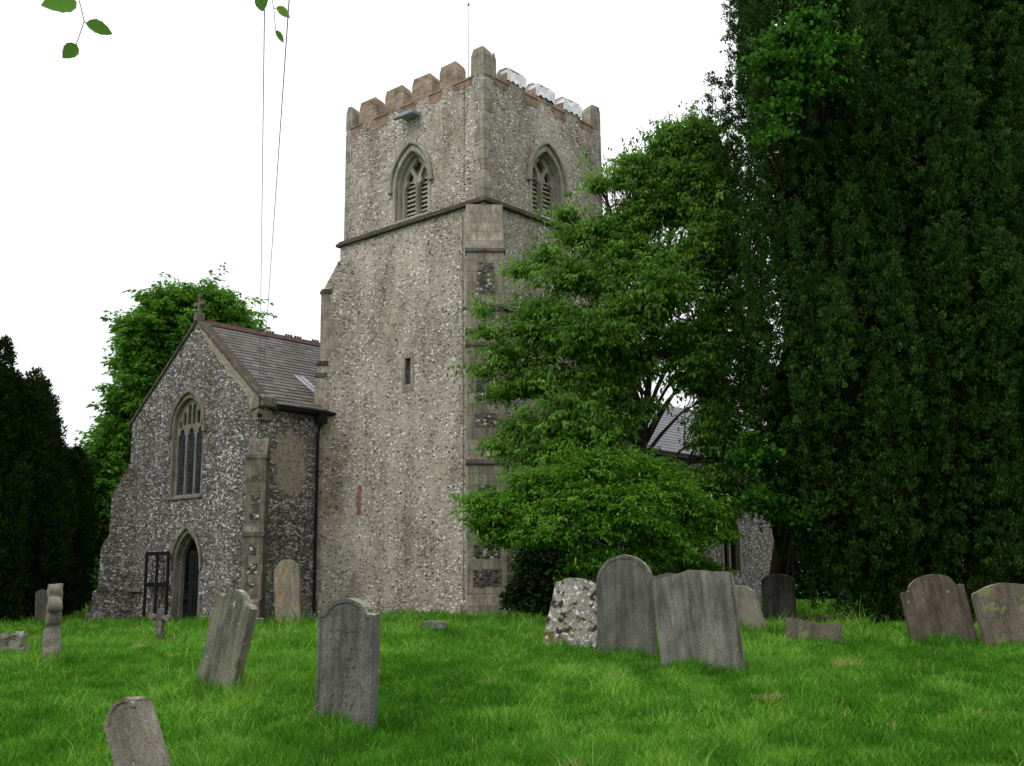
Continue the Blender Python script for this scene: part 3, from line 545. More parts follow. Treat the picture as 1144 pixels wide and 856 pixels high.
dp.tube([(XR + 0.3, -0.95, ZE - 0.6), (XR + 0.12, -0.92, ZE - 1.0), (XR + 0.12, -0.92, 0.1)], 0.05, 8)
for z_ in (1.2, 2.9, 4.6): dp.tube([(XR + 0.12, -0.92, z_), (XR + 0.12, -0.92, z_ + 0.1)], 0.068, 8)
dp.obj('downpipe', M['iron'], ch)
# lime patch on the side wall: ragged outline
pp = MB(); ring_ = []
for i in range(60):
    a = i / 60 * 2 * math.pi; rr = 1 + 0.45 * noise.noise(Vector((math.cos(a) * 2.5, math.sin(a) * 2.5, 1))) + 0.25 * noise.noise(Vector((math.cos(a) * 7, math.sin(a) * 7, 5)))
    ring_.append((-1.95 + 0.62 * rr * math.cos(a), 4.85 + 1.0 * rr * math.sin(a)))
pp.prism(ring_, 'x', XR - 0.02, XR + 0.004); ring_ = []
pp.obj('plaster_patch', M['plaster'], ch)
# chancel beyond the tower
NX0, NX1, NY1 = -6.2, -0.25, 18.2
nv = MB().prism([(NX0, -0.8), (NX1, -0.8), (NX1, 5.85), ((NX0 + NX1) / 2, 8.25), (NX0, 5.85)], 'y', WB - 0.2, NY1).obj('nave_wall', M['flint_dark'], ch)
cut(nv, [MB().prism(arch(14.6, 1.3, 1.3, 2.6, 3.5), 'x', NX1 - 0.5, NX1 + 0.4), MB().prism(arch(9.8, 1.5, 1.6, 3.4, 4.4), 'x', NX1 - 0.5, NX1 + 0.4)])
roof('roof', NX1 + 0.28, 5.62, (NX0 + NX1) / 2, 8.29, WB - 0.1, NY1 + 0.15, M['slate_blue'], 18)
roof('roof', NX0 - 0.28, 5.62, (NX0 + NX1) / 2, 8.29, WB - 0.1, NY1 + 0.15, M['slate_blue'], 18)
MB().box(NX1 + 0.02, NX1 + 0.3, WB + 0.1, NY1, 5.46, 5.58).obj('gutter', M['iron'], ch)
for cy_, w_, z0_, zs_, za_ in ((14.6, 1.3, 1.3, 2.6, 3.5), (9.8, 1.5, 1.6, 3.4, 4.4)):
    wf = MB().ring(arch(cy_, w_ + 0.3, z0_ - 0.1, zs_, za_ + 0.2), arch(cy_, w_ - 0.05, z0_ - 0.1, zs_, za_ - 0.04), 'x', NX1 - 0.2, NX1 + 0.03)
    wf.box(NX1 - 0.18, NX1 - 0.08, cy_ - 0.06, cy_ + 0.06, z0_, za_ - 0.1); wf = wf.obj('nave_window', M['trim_dark'], ch)
    MB().prism(arch(cy_, w_ - 0.02, z0_, zs_, za_ - 0.02), 'x', NX1 - 0.26, NX1 - 0.22).obj('glass', M['void'], wf)

# ------------------------------------------------------------------ overhead cables
Xc = Matrix.Translation((CX, CY, Z0)) @ Matrix.Rotation(-ANG, 4, 'Z')
def cable(px0, py0, d0, end, label, sag=0.5):
    a = Xc @ Vector(end); b_ = pt(px0, py0, d0); b2 = b_ + (b_ - a) * 0.4; pts_ = []
    for i in range(41):
        s_ = i / 40; p_ = a.lerp(b2, s_); p_.z -= sag * 4 * s_ * (1 - s_); pts_.append(p_)
    tag(MB().tube(pts_, 0.0045, 5).obj('overhead_cable', M['cable']), label, 'cable', 'cables running up from the gabled front')
cable(296, -30, 7.5, (XR + 0.08, GY - 0.10, ZE + 0.05), 'left of two thin overhead cables meeting the corner of the gabled front', 0.0)
cable(324, -30, 7.0, (XR + 0.12, GY - 0.06, ZE + 0.12), 'right of two thin overhead cables, slanting across the white sky', 0.25)
br_ = MB().tube([Vector((XR + 0.08, GY - 0.02, ZE + 0.05)), Vector((XR + 0.10, GY - 0.1, ZE + 0.05)), Vector((XR + 0.09, GY - 0.13, ZE - 1.2)), Vector((XR + 0.09, GY - 0.1, ZE - 1.3))], 0.018, 5); br_.box(XR + .05, XR + .13, GY - .16, GY - .02, ZE - .62, ZE - .5); br_.obj('cable_bracket', M['iron'], ch)

# ------------------------------------------------------------------ headstones
LI = (0.55, 0.53, 0.46)
SM = {
 'grey': stone('grey_headstone', (0.068, 0.067, 0.060), (0.125, 0.124, 0.112), (0.185, 0.183, 0.165), streak=0.75, spots=[(5, 0.66, (0.32, 0.32, 0.27), 1), (4, 0.64, (0.11, 0.115, 0.05), 6)]),
 'greygreen': stone('grey_green_headstone', (0.09, 0.088, 0.07), (0.15, 0.148, 0.115), (0.22, 0.215, 0.17), streak=0.9, spots=[(7, 0.64, (0.36, 0.37, 0.31), 3), (3, 0.6, (0.10, 0.10, 0.05), 8)]),
 'pale': stone('pale_grey_headstone', (0.085, 0.083, 0.07), (0.15, 0.148, 0.132), (0.215, 0.212, 0.19), streak=0.95, spots=[(4, 0.66, (0.18, 0.17, 0.08), 2)]),
 'lichen': stone('lichen_blotched_headstone', (0.17, 0.155, 0.13), (0.27, 0.25, 0.22), (0.36, 0.34, 0.30), streak=0.3, spots=[(16, 0.56, (0.66, 0.64, 0.60), 9), (7, 0.55, (0.045, 0.035, 0.028), 5), (4.5, 0.60, (0.12, 0.095, 0.02), 12)]),
 'brown': stone('brown_headstone', (0.06, 0.045, 0.036), (0.11, 0.085, 0.07), (0.17, 0.145, 0.12), streak=0.8, spots=[(8, 0.68, (0.42, 0.40, 0.35), 7)]),
 'mossy': stone('moss_topped_brown_headstone', (0.07, 0.058, 0.042), (0.13, 0.11, 0.085), (0.2, 0.18, 0.14), streak=0.6, spots=[(3, 0.56, (0.17, 0.19, 0.08), 3)]),
 'orange': stone('orange_lichened_headstone', (0.17, 0.15, 0.115), (0.24, 0.21, 0.165), (0.31, 0.28, 0.22), streak=0.6, spots=[(3, 0.58, (0.30, 0.15, 0.04), 3), (9, 0.64, LI, 1)]),
 'bare': stone('rough_grey_brown_headstone', (0.11, 0.098, 0.08), (0.19, 0.17, 0.145), (0.27, 0.25, 0.215), streak=0.5, spots=[(14, 0.66, (0.38, 0.37, 0.32), 3), (5, 0.62, (0.12, 0.11, 0.05), 2)]),
 'shade': stone('shade_dark_weathered_stone', (0.05, 0.046, 0.038), (0.085, 0.078, 0.066), (0.13, 0.12, 0.10), streak=0.5),  # stone colour darkened for headstones standing in shade
 'edge': stone('lichened_stone_edge', (0.13, 0.12, 0.08), (0.26, 0.245, 0.17), (0.42, 0.40, 0.30), streak=0.2, spots=[(14, 0.58, (0.5, 0.48, 0.4), 4)]),
}
def outline(kind):
    P = []
    if kind == 'round':
        for i in range(17): a = math.pi * (1 - i / 16); P.append((0.5 * math.cos(a), 0.5 * math.sin(a)))
    elif kind == 'hump':                     # round hump between small shoulders
        P = [(-0.5, -0.02), (-0.5, 0.0), (-0.45, 0.012), (-0.40, 0.0), (-0.37, 0.03)]
        for i in range(13): a = math.pi * (0.93 - 0.86 * i / 12); P.append((0.36 * math.cos(a), 0.02 + 0.21 * math.sin(a)))
        P += [(0.37, 0.03), (0.40, 0.0), (0.45, 0.012), (0.5, 0.0), (0.5, -0.02)]
    elif kind == 'camel':                    # scooped shoulders, small raised head
        P = [(-0.5, 0), (-0.44, 0.05), (-0.36, 0.07), (-0.29, 0.05), (-0.25, 0.10), (-0.18, 0.19), (-0.09, 0.24), (0, 0.255), (0.09, 0.24), (0.18, 0.19), (0.25, 0.10), (0.29, 0.05), (0.36, 0.07), (0.44, 0.05), (0.5, 0)]
    elif kind == 'peak':
        P = [(-0.5, 0), (-0.42, 0.012), (-0.28, 0.03), (-0.14, 0.06), (0, 0.085), (0.14, 0.06), (0.28, 0.03), (0.42, 0.01), (0.5, -0.005)]
    elif kind == 'ped':
        P = [(-0.5, 0), (-0.40, 0.03), (-0.34, 0.09), (-0.15, 0.15), (0, 0.17), (0.15, 0.15), (0.36, 0.08), (0.42, 0.02), (0.5, 0)]
    elif kind == 'ogee':
        P = [(-0.5, 0), (-0.43, 0.03), (-0.33, 0.14), (-0.18, 0.2), (0, 0.26), (0.18, 0.2), (0.33, 0.14), (0.43, 0.03), (0.5, 0)]
    elif kind == 'low':
        for i in range(11): a = math.pi * (1 - i / 10); P.append((0.5 * math.cos(a), 0.22 * math.sin(a)))
    elif kind == 'dip': P = [(-0.5, 0.06), (-0.42, 0.075), (-0.3, 0.05), (-0.15, 0.02), (0, 0.0), (0.15, -0.01), (0.3, 0.0), (0.42, 0.02), (0.5, 0.0)]
    elif kind == 'flatarc':
        for i in range(11): s_ = i / 10; P.append((-0.5 + s_, 0.12 * math.sin(math.pi * s_)))
    return P
def headstone(name, px, pyb, wpx, pyt, kind, matl, lean, yaw, label, t_=0.11, back=0.0, cat='headstone', rim=0.0, extra=0.35, group='old headstones standing in the churchyard grass', depth=None):
    p = gpt(px, pyb) if depth is None else pt(px, pyb, depth)
    if depth is not None: p.z = ground_z(p.x, p.y)
    dist = pix_dir(px, pyb); k = p.y / dist.y        # metres per pixel of ray
    mpp = k * 1.0; W = wpx * mpp / max(0.3, math.cos(R(yaw))); H = (pyb - pyt) * mpp / math.cos(R(abs(lean)))
    O = outline(kind); top = max(z_ for _, z_ in O) * W
    rn = random.Random(int(px * 7 + pyb))
    poly = [(-W / 2, -extra), *[(x_ * W + rn.uniform(-.004, .004), H - top + z_ * W + rn.uniform(-.005, .005)) for x_, z_ in O], (W / 2, -extra)]
    bm = bmesh.new(); fv = [bm.verts.new((x_, -t_ / 2, z_)) for x_, z_ in poly]; f = bm.faces.new(fv)
    ret = bmesh.ops.extrude_face_region(bm, geom=[f]); 
    for v in [e for e in ret['geom'] if isinstance(e, bmesh.types.BMVert)]: v.co.y += t_
    bmesh.ops.recalc_face_normals(bm, faces=bm.faces)
    if rim:
        ff_ = min(bm.faces, key=lambda f_: f_.calc_center_median().y)
        r_ = bmesh.ops.inset_region(bm, faces=[ff_], thickness=rim, depth=0.0); r_ = bmesh.ops.inset_region(bm, faces=[ff_], thickness=0.012, depth=-0.010)
    bmesh.ops.bevel(bm, geom=[e for e in bm.edges if len(e.link_faces) == 2 and e.calc_face_angle(0) > 0.9], offset=0.010, segments=2, affect='EDGES', clamp_overlap=True)
    bmesh.ops.triangulate(bm, faces=bm.faces)
    for _ in range(3):
        es = [e for e in bm.edges if e.calc_length() > 0.09]
        if es: bmesh.ops.subdivide_edges(bm, edges=es, cuts=1); bmesh.ops.triangulate(bm, faces=bm.faces)
    sd = rn.random() * 50
    for v in bm.verts:
        q_ = Vector((v.co.x * 6 + sd, v.co.y * 6, v.co.z * 6)); v.co += Vector((noise.noise(q_), noise.noise(q_ + Vector((9, 1, 4))), noise.noise(q_ + Vector((2, 8, 5))))) * 0.009
        q_ *= 4; v.co += Vector((noise.noise(q_), noise.noise(q_ + Vector((9, 1, 4))), noise.noise(q_ + Vector((2, 8, 5))))) * 0.003
    me = bpy.data.meshes.new(name); bm.to_mesh(me); bm.free(); me.materials.append(SM[matl]); me.materials.append(SM['edge'])
    for pl_ in me.polygons:                     # the top rim carries the pale lichen
        if pl_.normal.z > 0.45 and pl_.center.z > H * 0.6: pl_.material_index = 1
    o = bpy.data.objects.new(name, me); COL.objects.link(o); o.location = p
    o.rotation_euler = (Matrix.Rotation(R(yaw) , 3, 'Z') @ Matrix.Rotation(R(lean), 3, 'Y') @ Matrix.Rotation(R(-back), 3, 'X')).to_euler()
    return tag(o, label, cat, group), W, H, top
headstone('headstone', 170, 892, 55, 789, 'hump', 'bare', -29, -30, 'nearest headstone, pale lichened top, tilting left at the bottom edge of the photo', 0.14, 1, rim=0.03)
headstone('headstone', 240, 779, 50, 661, 'camel', 'greygreen', 15, -30, 'grey green headstone leaning hard to the right before the gabled front', 0.12, 0)
cst, cw, chh, ctop = headstone('headstone', 386, 818, 66, 672, 'hump', 'grey', 1, -22, 'upright dark grey headstone with round hump between shoulders, worn inscription', 0.15, 0, rim=0.035)
ins = MB(); rn = random.Random(4)                # worn lettering: only strokes are left of it
for row in range(9):
    z_ = chh - ctop - 0.17 - row * 0.085; x_ = -cw * 0.33 + (0.06 if row % 3 == 2 else 0) + rn.random() * .03
    while x_ < cw * 0.33 - (0.1 if row % 2 else 0):
        h_ = 0.028; k_ = rn.random()
        if k_ > 0.2: ins.box(x_, x_ + 0.005, -0.0715, -0.060, z_, z_ + h_)
        if k_ > 0.55: ins.box(x_ + 0.005, x_ + 0.018, -0.0714, -0.060, z_ + rn.choice((0, h_ / 2, h_ - 0.005)), z_ + rn.choice((0, h_ / 2, h_ - 0.005)) + 0.005)
        x_ += rn.choice((0.027, 0.031, 0.05))
io = ins.obj('worn_inscription', stone('worn_lettering', (0.08, 0.08, 0.073), (0.13, 0.13, 0.12), (0.17, 0.17, 0.155)), cst)
headstone('headstone', 323, 700, 30, 626, 'round', 'orange', -3, -14, 'tall narrow round-topped headstone stained orange, close to the church side wall', 0.13, -2)
headstone('headstone', 634, 730, 58, 647, 'ped', 'lichen', 12, -16, 'blotchy white and brown lichened headstone leaning right beside the tall round-topped one', 0.12, 10)
headstone('headstone', 701, 735, 62, 621, 'round', 'grey', 0, -20, 'tall upright grey headstone with full round top and moulded rim', 0.13, -2, rim=0.05)
headstone('headstone', 752, 705, 46, 641, 'peak', 'grey', -2, -12, 'grey headstone mostly hidden between the round-topped one and the broad leaning one', 0.12)
headstone('headstone', 786, 752, 84, 638, 'peak', 'pale', -6, -26, 'broad pale grey headstone with shallow peaked top, leaning slightly left', 0.14, 3)
headstone('headstone', 836, 712, 40, 655, 'ogee', 'bare', -14, -26, 'small curved headstone half hidden, leaning left behind the broad pale one', 0.12)
headstone('headstone', 871, 685, 36, 638, 'low', 'pale', 0, -14, 'small grey rounded headstone far back beside the dark tree trunks', 0.12, depth=29)
headstone('headstone', 1056, 722, 70, 643, 'hump', 'brown', -8, -6, 'dark brown headstone with humped top tilting left under the tall dark yew', 0.12, 4)
headstone('headstone', 1134, 728, 60, 653, 'flatarc', 'mossy', -9, -6, 'brown headstone with green moss band, cut by the right edge of the photo', 0.12, 4)
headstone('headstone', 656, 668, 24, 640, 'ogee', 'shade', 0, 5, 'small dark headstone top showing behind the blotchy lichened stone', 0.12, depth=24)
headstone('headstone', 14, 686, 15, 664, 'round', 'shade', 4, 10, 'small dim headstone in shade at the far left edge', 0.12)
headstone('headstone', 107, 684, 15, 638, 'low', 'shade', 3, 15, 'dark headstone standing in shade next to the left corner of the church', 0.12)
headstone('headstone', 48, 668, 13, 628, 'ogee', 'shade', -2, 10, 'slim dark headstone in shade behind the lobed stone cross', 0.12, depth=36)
headstone('headstone', 942, 680, 10, 655, 'round', 'bare', 4, 0, 'tiny pale stump stone at the foot of the tall yew', 0.1)
headstone('grave_marker', 601, 683, 22, 673, 'low', 'bare', 0, 0, 'low rounded stone top in the grass by the tower buttress', 0.12, cat='grave marker', group='low grave stones in the grass')

def lumpy(name, boxes, matl, loc, rz, label, cat, seed, amp=0.03, tilt=0.0, group=None):
    bm = bmesh.new()
    for (cx_, cy_, cz_, sx2, sy2, sz2) in boxes:
        r_ = bmesh.ops.create_cube(bm, size=1); bmesh.ops.scale(bm, vec=(sx2, sy2, sz2), verts=r_['verts']); bmesh.ops.translate(bm, vec=(cx_, cy_, cz_), verts=r_['verts'])
    bmesh.ops.bevel(bm, geom=bm.edges[:], offset=0.03, segments=2, affect='EDGES', clamp_overlap=True)
    for _ in range(3):
        es = [e for e in bm.edges if e.calc_length() > 0.05]
        if es: bmesh.ops.subdivide_edges(bm, edges=es, cuts=1, use_grid_fill=True)
    for v in bm.verts:
        q_ = v.co * 7 + Vector((seed, seed, seed)); v.co += Vector((noise.noise(q_), noise.noise(q_ + Vector((5, 1, 2))), noise.noise(q_ + Vector((1, 6, 3))))) * amp
        q_ = v.co * 22; v.co += Vector((noise.noise(q_), noise.noise(q_ + Vector((5, 1, 2))), noise.noise(q_ + Vector((1, 6, 3))))) * amp * .3
    me = bpy.data.meshes.new(name); bm.to_mesh(me); bm.free(); me.materials.append(SM[matl]); o = bpy.data.objects.new(name, me); COL.objects.link(o)
    o.location = loc; o.rotation_euler = (0, tilt, rz); return tag(o, label, cat, group)
def disc_cross(name, p, s_, matl, rz, label, tilt=0.0, shaft=1.0, wd=0.16):
    # cross whose arms end in round lobes: disks and bars, voxel-joined to one weathered stone
    mb = MB(); T = 0.06 * s_ + 0.02
    def disc(cx_, cz_, r_): mb.prism([(cx_ + r_ * math.cos(k * math.pi / 8), cz_ + r_ * math.sin(k * math.pi / 8)) for k in range(16)], 'y', -T, T)
    top = s_
    mb.box(-wd / 2, wd / 2, -T * .97, T * .97, -0.3, top - 0.1 * s_); mb.prism([(-wd * .95, -0.3), (wd * .95, -0.3), (wd * .62, s_ * 0.45), (-wd * .62, s_ * .45)], 'y', -T * 1.2, T * 1.2)
    mb.box(-0.2 * s_, 0.2 * s_, -T * .9, T * .9, s_ * 0.70, s_ * 0.80)
    disc(0, s_ * 0.92, 0.085 * s_); disc(-0.2 * s_, s_ * .75, 0.085 * s_); disc(0.2 * s_, s_ * .75, 0.085 * s_); disc(0, s_ * 0.58, 0.11 * s_)
    o = mb.obj(name, SM[matl]); md = o.modifiers.new('r', 'REMESH'); md.mode = 'VOXEL'; md.voxel_size = 0.016 * max(s_, 0.5)
    o.location = p; bpy.context.view_layer.update(); dg = bpy.context.evaluated_depsgraph_get(); me = bpy.data.meshes.new_from_object(o.evaluated_get(dg)); o.modifiers.clear()
    for v in me.vertices:
        q_ = Vector(v.co) * 7; v.co += Vector((noise.noise(q_), noise.noise(q_ + Vector((5, 1, 2))), noise.noise(q_ + Vector((1, 6, 3))))) * 0.022 * s_
    for pl_ in me.polygons: pl_.use_smooth = True
    o.data = me; o.rotation_euler = (0, tilt, rz); return tag(o, label, 'stone cross')
disc_cross('stone_cross', gpt(56, 748), 1.13, 'bare', R(-66), 'weathered pale stone cross with round lobed arms, seen nearly edge on at left', R(-2), wd=0.17)
disc_cross('stone_cross', gpt(176, 722), 0.82, 'pale', R(-8), 'tiny pale stone cross low in the grass in front of the porch gate', R(3), wd=0.12)
p = gpt(4, 738)
lumpy('broken_monument', [(0, 0, 0.12, 0.75, 0.4, 0.28), (-0.12, 0.02, 0.34, 0.42, 0.3, 0.24), (0.2, 0, 0.36, 0.2, 0.26, 0.24)], 'bare', (p.x, p.y, p.z - .05), R(10), 'broken lumpy grave monument pieces cut by the left edge', 'broken monument', 3, 0.06)
p = gpt(484, 712)
lumpy('ledger_stone', [(0, 0, 0.22, 0.52, 0.3, 0.16)], 'pale', (p.x, p.y, p.z), R(-8), 'small pale flat stone lying in long grass before the tower', 'grave marker', 8, 0.03, group='low grave stones in the grass')
p = gpt(909, 720)
headstone('kerb_stone', 909, 722, 60, 692, 'dip', 'mossy', 3, -8, 'low sunken slab with sagging pale top in front of the yew', 0.16, 4, cat='grave marker', group='low grave stones in the grass')

# ------------------------------------------------------------------ foliage helpers
def leafmesh(name, C, D, Nn, L, Wd, matl, parent=None, rnd=None, fold=0.25):
    # one folded four-cornered blade per leaf
    n_ = len(C); D = D / (np.linalg.norm(D, axis=1, keepdims=True) + 1e-9)
    S = np.cross(D, Nn); S /= (np.linalg.norm(S, axis=1, keepdims=True) + 1e-9); U = np.cross(S, D)
    L = np.broadcast_to(L, n_)[:, None]; Wd = np.broadcast_to(Wd, n_)[:, None]
    V = np.empty((n_, 4, 3)); mid = C + D * L * 0.45
    V[:, 0] = C; V[:, 1] = mid + S * Wd * 0.5 + U * Wd * fold; V[:, 2] = C + D * L; V[:, 3] = mid - S * Wd * 0.5 + U * Wd * fold
    idx = np.arange(n_)[:, None] * 4; Tt = np.concatenate([idx + np.array([[0, 1, 2]]), idx + np.array([[0, 2, 3]])], axis=1).reshape(-1, 3)
    me = bpy.data.meshes.new(name); me.vertices.add(n_ * 4); me.vertices.foreach_set('co', V.reshape(-1).astype(np.float32))
    me.loops.add(len(Tt) * 3); me.loops.foreach_set('vertex_index', Tt.reshape(-1).astype(np.int32))
    me.polygons.add(len(Tt)); me.polygons.foreach_set('loop_start', (np.arange(len(Tt)) * 3).astype(np.int32)); me.update(calc_edges=True)
    a = me.attributes.new('rnd', 'FLOAT', 'POINT'); rv = (rng.random(n_) if rnd is None else np.clip(rnd, 0, 1)); a.data.foreach_set('value', np.repeat(rv, 4).astype(np.float32))
    me.materials.append(matl); o = bpy.data.objects.new(name, me); COL.objects.link(o); o.parent = parent; return o
def unit(n_):
    v = rng.normal(size=(n_, 3)); return v / np.linalg.norm(v, axis=1, keepdims=True)

def broadleaf(base, pads, nspr, label, matl, leafL, leafW, height, group=None, name='broadleaf_tree', bark='bark', trunk_r=0.22, spray=0.7, per=14, droop=0.5, shell=0.55, cat='tree', lean=(0, 0), limb=True, sprr=0.22, topbias=0.35, vary=0.6, ragged=0.35):
    """pads: list of (centre, (rx, ry, rz)). Sprays of leaves start inside a pad and reach outwards."""
    root = empty(name, base); tag(root, label, cat, group); B0 = Vector(base)
    Pc = np.array([list(Vector(c) - B0) for c, _ in pads]); Pr = np.array([r_ for _, r_ in pads])
    vol = (Pr[:, 0] * Pr[:, 1] * Pr[:, 2]) ** (2 / 3); pick = rng.choice(len(pads), nspr, p=vol / vol.sum())
    u = unit(nspr); u[:, 2] = np.where(u[:, 2] < -0.3, u[:, 2] * 0.6, u[:, 2]) + topbias * rng.random(nspr) * 0.4; rad = shell + (1.06 - shell) * rng.random(nspr) ** 0.7 + ragged * (rng.random(nspr) < 0.2) * rng.random(nspr)
    rough = 1 + 0.22 * np.sin(u[:, 0] * 7 + pick) * np.cos(u[:, 2] * 6 + pick * 2)
    tip = Pc[pick] + u * Pr[pick] * (rad * rough)[:, None]
    out = u * np.array([1, 1, 0.35]); out /= np.linalg.norm(out, axis=1, keepdims=True); out[:, 2] -= 0.12
    Ls = spray * (0.6 + 0.8 * rng.random(nspr)); n_ = nspr * per
    ti = np.repeat(np.arange(nspr), per); s_ = rng.random(n_)
    side = unit(n_); side[:, 2] *= 0.45
    C = tip[ti] - out[ti] * (Ls[ti] * (1 - s_))[:, None] + side * (sprr * (1.1 - s_ * 0.7))[:, None] * rng.random(n_)[:, None]
    C[:, 2] -= (s_ ** 2) * 0.12 * Ls[ti]
    D = side * 0.9 + out[ti] * 0.6; D[:, 2] -= droop * (0.5 + rng.random(n_)); Nn = unit(n_) * 0.5 + np.array([0, 0, 1.0])
    base_r = rng.random(nspr); rnd = vary * base_r[ti] ** 1.2 + (1 - vary) * rng.random(n_)
    leafmesh('crown', C, D, Nn, leafL * (0.7 + 0.6 * rng.random(n_)), leafW * (0.7 + 0.6 * rng.random(n_)), matl, root, rnd)
    # trunk with limbs reaching every pad, and twigs to part of the sprays
    tb = MB(); zc = height * 0.45; tk = []
    for i in range(9):
        s2 = i / 8; tk.append(Vector((lean[0] * s2 + 0.15 * noise.noise(Vector((s2 * 3, base[0], 1))), lean[1] * s2 + 0.15 * noise.noise(Vector((s2 * 3, base[0], 5))), -0.3 + (height * 0.8 + 0.3) * s2)))
    tb.tube(tk, [trunk_r * (1.25 if i == 0 else 1 - 0.85 * i / 8) for i in range(9)], 9)
    if limb:
        for k_, (c, r_) in enumerate(zip(Pc, Pr)):
            c = Vector(c); s2 = min(0.8, max(0.12, (c.z - r_[2] * 0.8) / (height * .95))); a = Vector(tk[0]).lerp(tk[-1], s2); mid = a.lerp(c, 0.55) + Vector((0, 0, 0.1 * (c - a).length))
            rr = trunk_r * 0.42 * (1 - s2 * 0.6); tb.tube([a, a.lerp(mid, 0.5) + Vector((0, 0, .05)), mid, c], [rr, rr * 0.75, rr * 0.5, rr * 0.22], 6)
            for j in np.where(pick == k_)[0][:26]:
                tp = Vector(tip[j]); st_ = mid.lerp(c, rng.random()); tb.tube([st_, st_.lerp(tp, 0.5) + Vector((0, 0, 0.08)), tp], [rr * 0.25, 0.014, 0.005], 4, caps=False)
    tb.obj('trunk', M[bark], root, smooth=True)
    return root

def P(px, py, d): return pt(px, py, d)
def pads_px(lst, mpp_adj=1.0):
    out = []
    for (px, py, d, rx, rz, *ry) in lst:
        k_ = d / F * mpp_adj; out.append((P(px, py, d), (rx * k_, (ry[0] if ry else (rx + rz) / 2 * k_), rz * k_)))
    return out
def gbase(px, d):
    p_ = pt(px, 650, d); return (p_.x, p_.y, ground_z(p_.x, p_.y))

# cherry between tower and yew
cherry = pads_px([(772, 190, 27.5, 52, 55), (720, 235, 27.5, 55, 42), (795, 270, 27, 50, 75), (690, 290, 27, 62, 40), (640, 310, 26.5, 60, 38), (600, 355, 26.5, 50, 34), (565, 395, 26.5, 36, 22),
    (735, 330, 26, 70, 50), (665, 375, 26, 75, 42), (600, 425, 26.5, 52, 34), (640, 470, 26, 65, 40), (790, 400, 26.5, 45, 60), (800, 480, 26.5, 38, 45), (765, 378, 26.5, 50, 32), (680, 440, 27.5, 32, 40), (585, 480, 26.8, 40, 26), (812, 560, 27.5, 24, 40), (745, 540, 27.5, 70, 26), (700, 200, 27.5, 34, 26), (745, 165, 27.5, 34, 30), (620, 375, 27, 60, 40), (806, 230, 28.8, 18, 75), (800, 370, 28.5, 24, 80), (640, 265, 27, 30, 20), (610, 285, 27, 26, 14), (690, 350, 27, 60, 40), (560, 440, 26.5, 26, 16), (710, 400, 28, 20, 40), (660, 425, 26.5, 40, 40), (680, 480, 27, 34, 26), (796, 440, 27.5, 26, 34), (705, 262, 27.5, 40, 36), (760, 225, 27.3, 50, 50), (668, 255, 27, 34, 22), (548, 372, 26.5, 26, 10), (540, 412, 26.4, 22, 9), (775, 150, 27.5, 36, 26), (690, 395, 27.6, 24, 34), (610, 505, 26, 50, 30), (680, 520, 26, 50, 26), (655, 480, 26, 50, 34), (560, 500, 26.3, 30, 18), (790, 540, 26.5, 40, 30), (806, 500, 28.0, 22, 50), (735, 300, 27, 50, 40), (770, 300, 27, 44, 50), (770, 425, 27, 34, 16), (697, 470, 27, 18, 30), (692, 430, 27, 18, 30), (760, 395, 27, 40, 18), (722, 455, 26.6, 20, 16), (728, 412, 26.8, 16, 12), (782, 148, 28.5, 24, 24), (750, 150, 27.5, 28, 18), (705, 180, 27.5, 26, 14), (668, 205, 27.3, 24, 14), (632, 238, 27, 24, 14), (795, 190, 28.8, 20, 48), (735, 195, 27.5, 40, 40), (580, 300, 26.8, 20, 10), (540, 345, 26.6, 18, 8)])
broadleaf(gbase(700, 28), cherry, 10500, 'tall leafy green cherry tree with drooping leaves between church tower and dark yew', M['cherry_leaf'], 0.145, 0.065, 11.5, lean=(1.1, 0), name='cherry_tree', trunk_r=0.2, spray=1.0, per=15, droop=0.95, sprr=0.17, shell=0.35, vary=0.72, ragged=0.6)
low = pads_px([(560, 570, 24.5, 42, 26), (600, 545, 24.5, 48, 30), (660, 525, 24.5, 55, 30), (625, 590, 24, 65, 38), (690, 575, 24, 60, 36), (750, 560, 24.5, 50, 32), (790, 590, 25, 40, 30), (665, 625, 24, 40, 22), (740, 615, 24.5, 55, 26), (560, 600, 24.8, 36, 18), (720, 530, 25, 50, 26), (775, 635, 25.5, 40, 14), (700, 652, 24.5, 44, 18), (645, 655, 24.6, 26, 14), (760, 650, 25, 44, 14), (545, 585, 24.6, 26, 20), (590, 575, 24.3, 40, 24), (720, 590, 24.2, 44, 24), (650, 560, 24, 50, 28), (530, 560, 24.7, 16, 10)])
lab = broadleaf(gbase(690, 24.8), low, 6200, 'low bright green spreading tree with pale hanging tassels at the foot of the tower', M['laburnum_leaf'], 0.105, 0.058, 3.6, name='laburnum_tree', trunk_r=0.11, spray=0.7, per=15, droop=0.6, sprr=0.2, shell=0.4, vary=0.7, ragged=0.5)
for i in range(20):
    c, r_ = random.choice(low); u_ = Vector((random.gauss(0, 1), -abs(random.gauss(0, 1)), random.gauss(0, .6))).normalized(); p_ = Vector(c) + Vector((u_.x * r_[0], u_.y * r_[1], u_.z * r_[2])) * 0.95 - Vector(lab.location)
    L_ = random.uniform(0.08, 0.16); MB().tube([p_, p_ - Vector((0.01, 0, L_ * .5)), p_ - Vector((0, 0, L_))], [0.010, 0.018, 0.005], 5).obj('flower_tassel', M['pod'], lab)
shade_pads = pads_px([(596, 640, 28.8, 24, 44), (636, 640, 28.8, 38, 50), (612, 610, 28.9, 30, 30), (675, 655, 28.4, 36, 32), (720, 660, 28.4, 30, 26), (575, 668, 28.7, 16, 20), (608, 675, 28.4, 34, 16)])  # dark foliage added to fill in the black shade at the tower foot
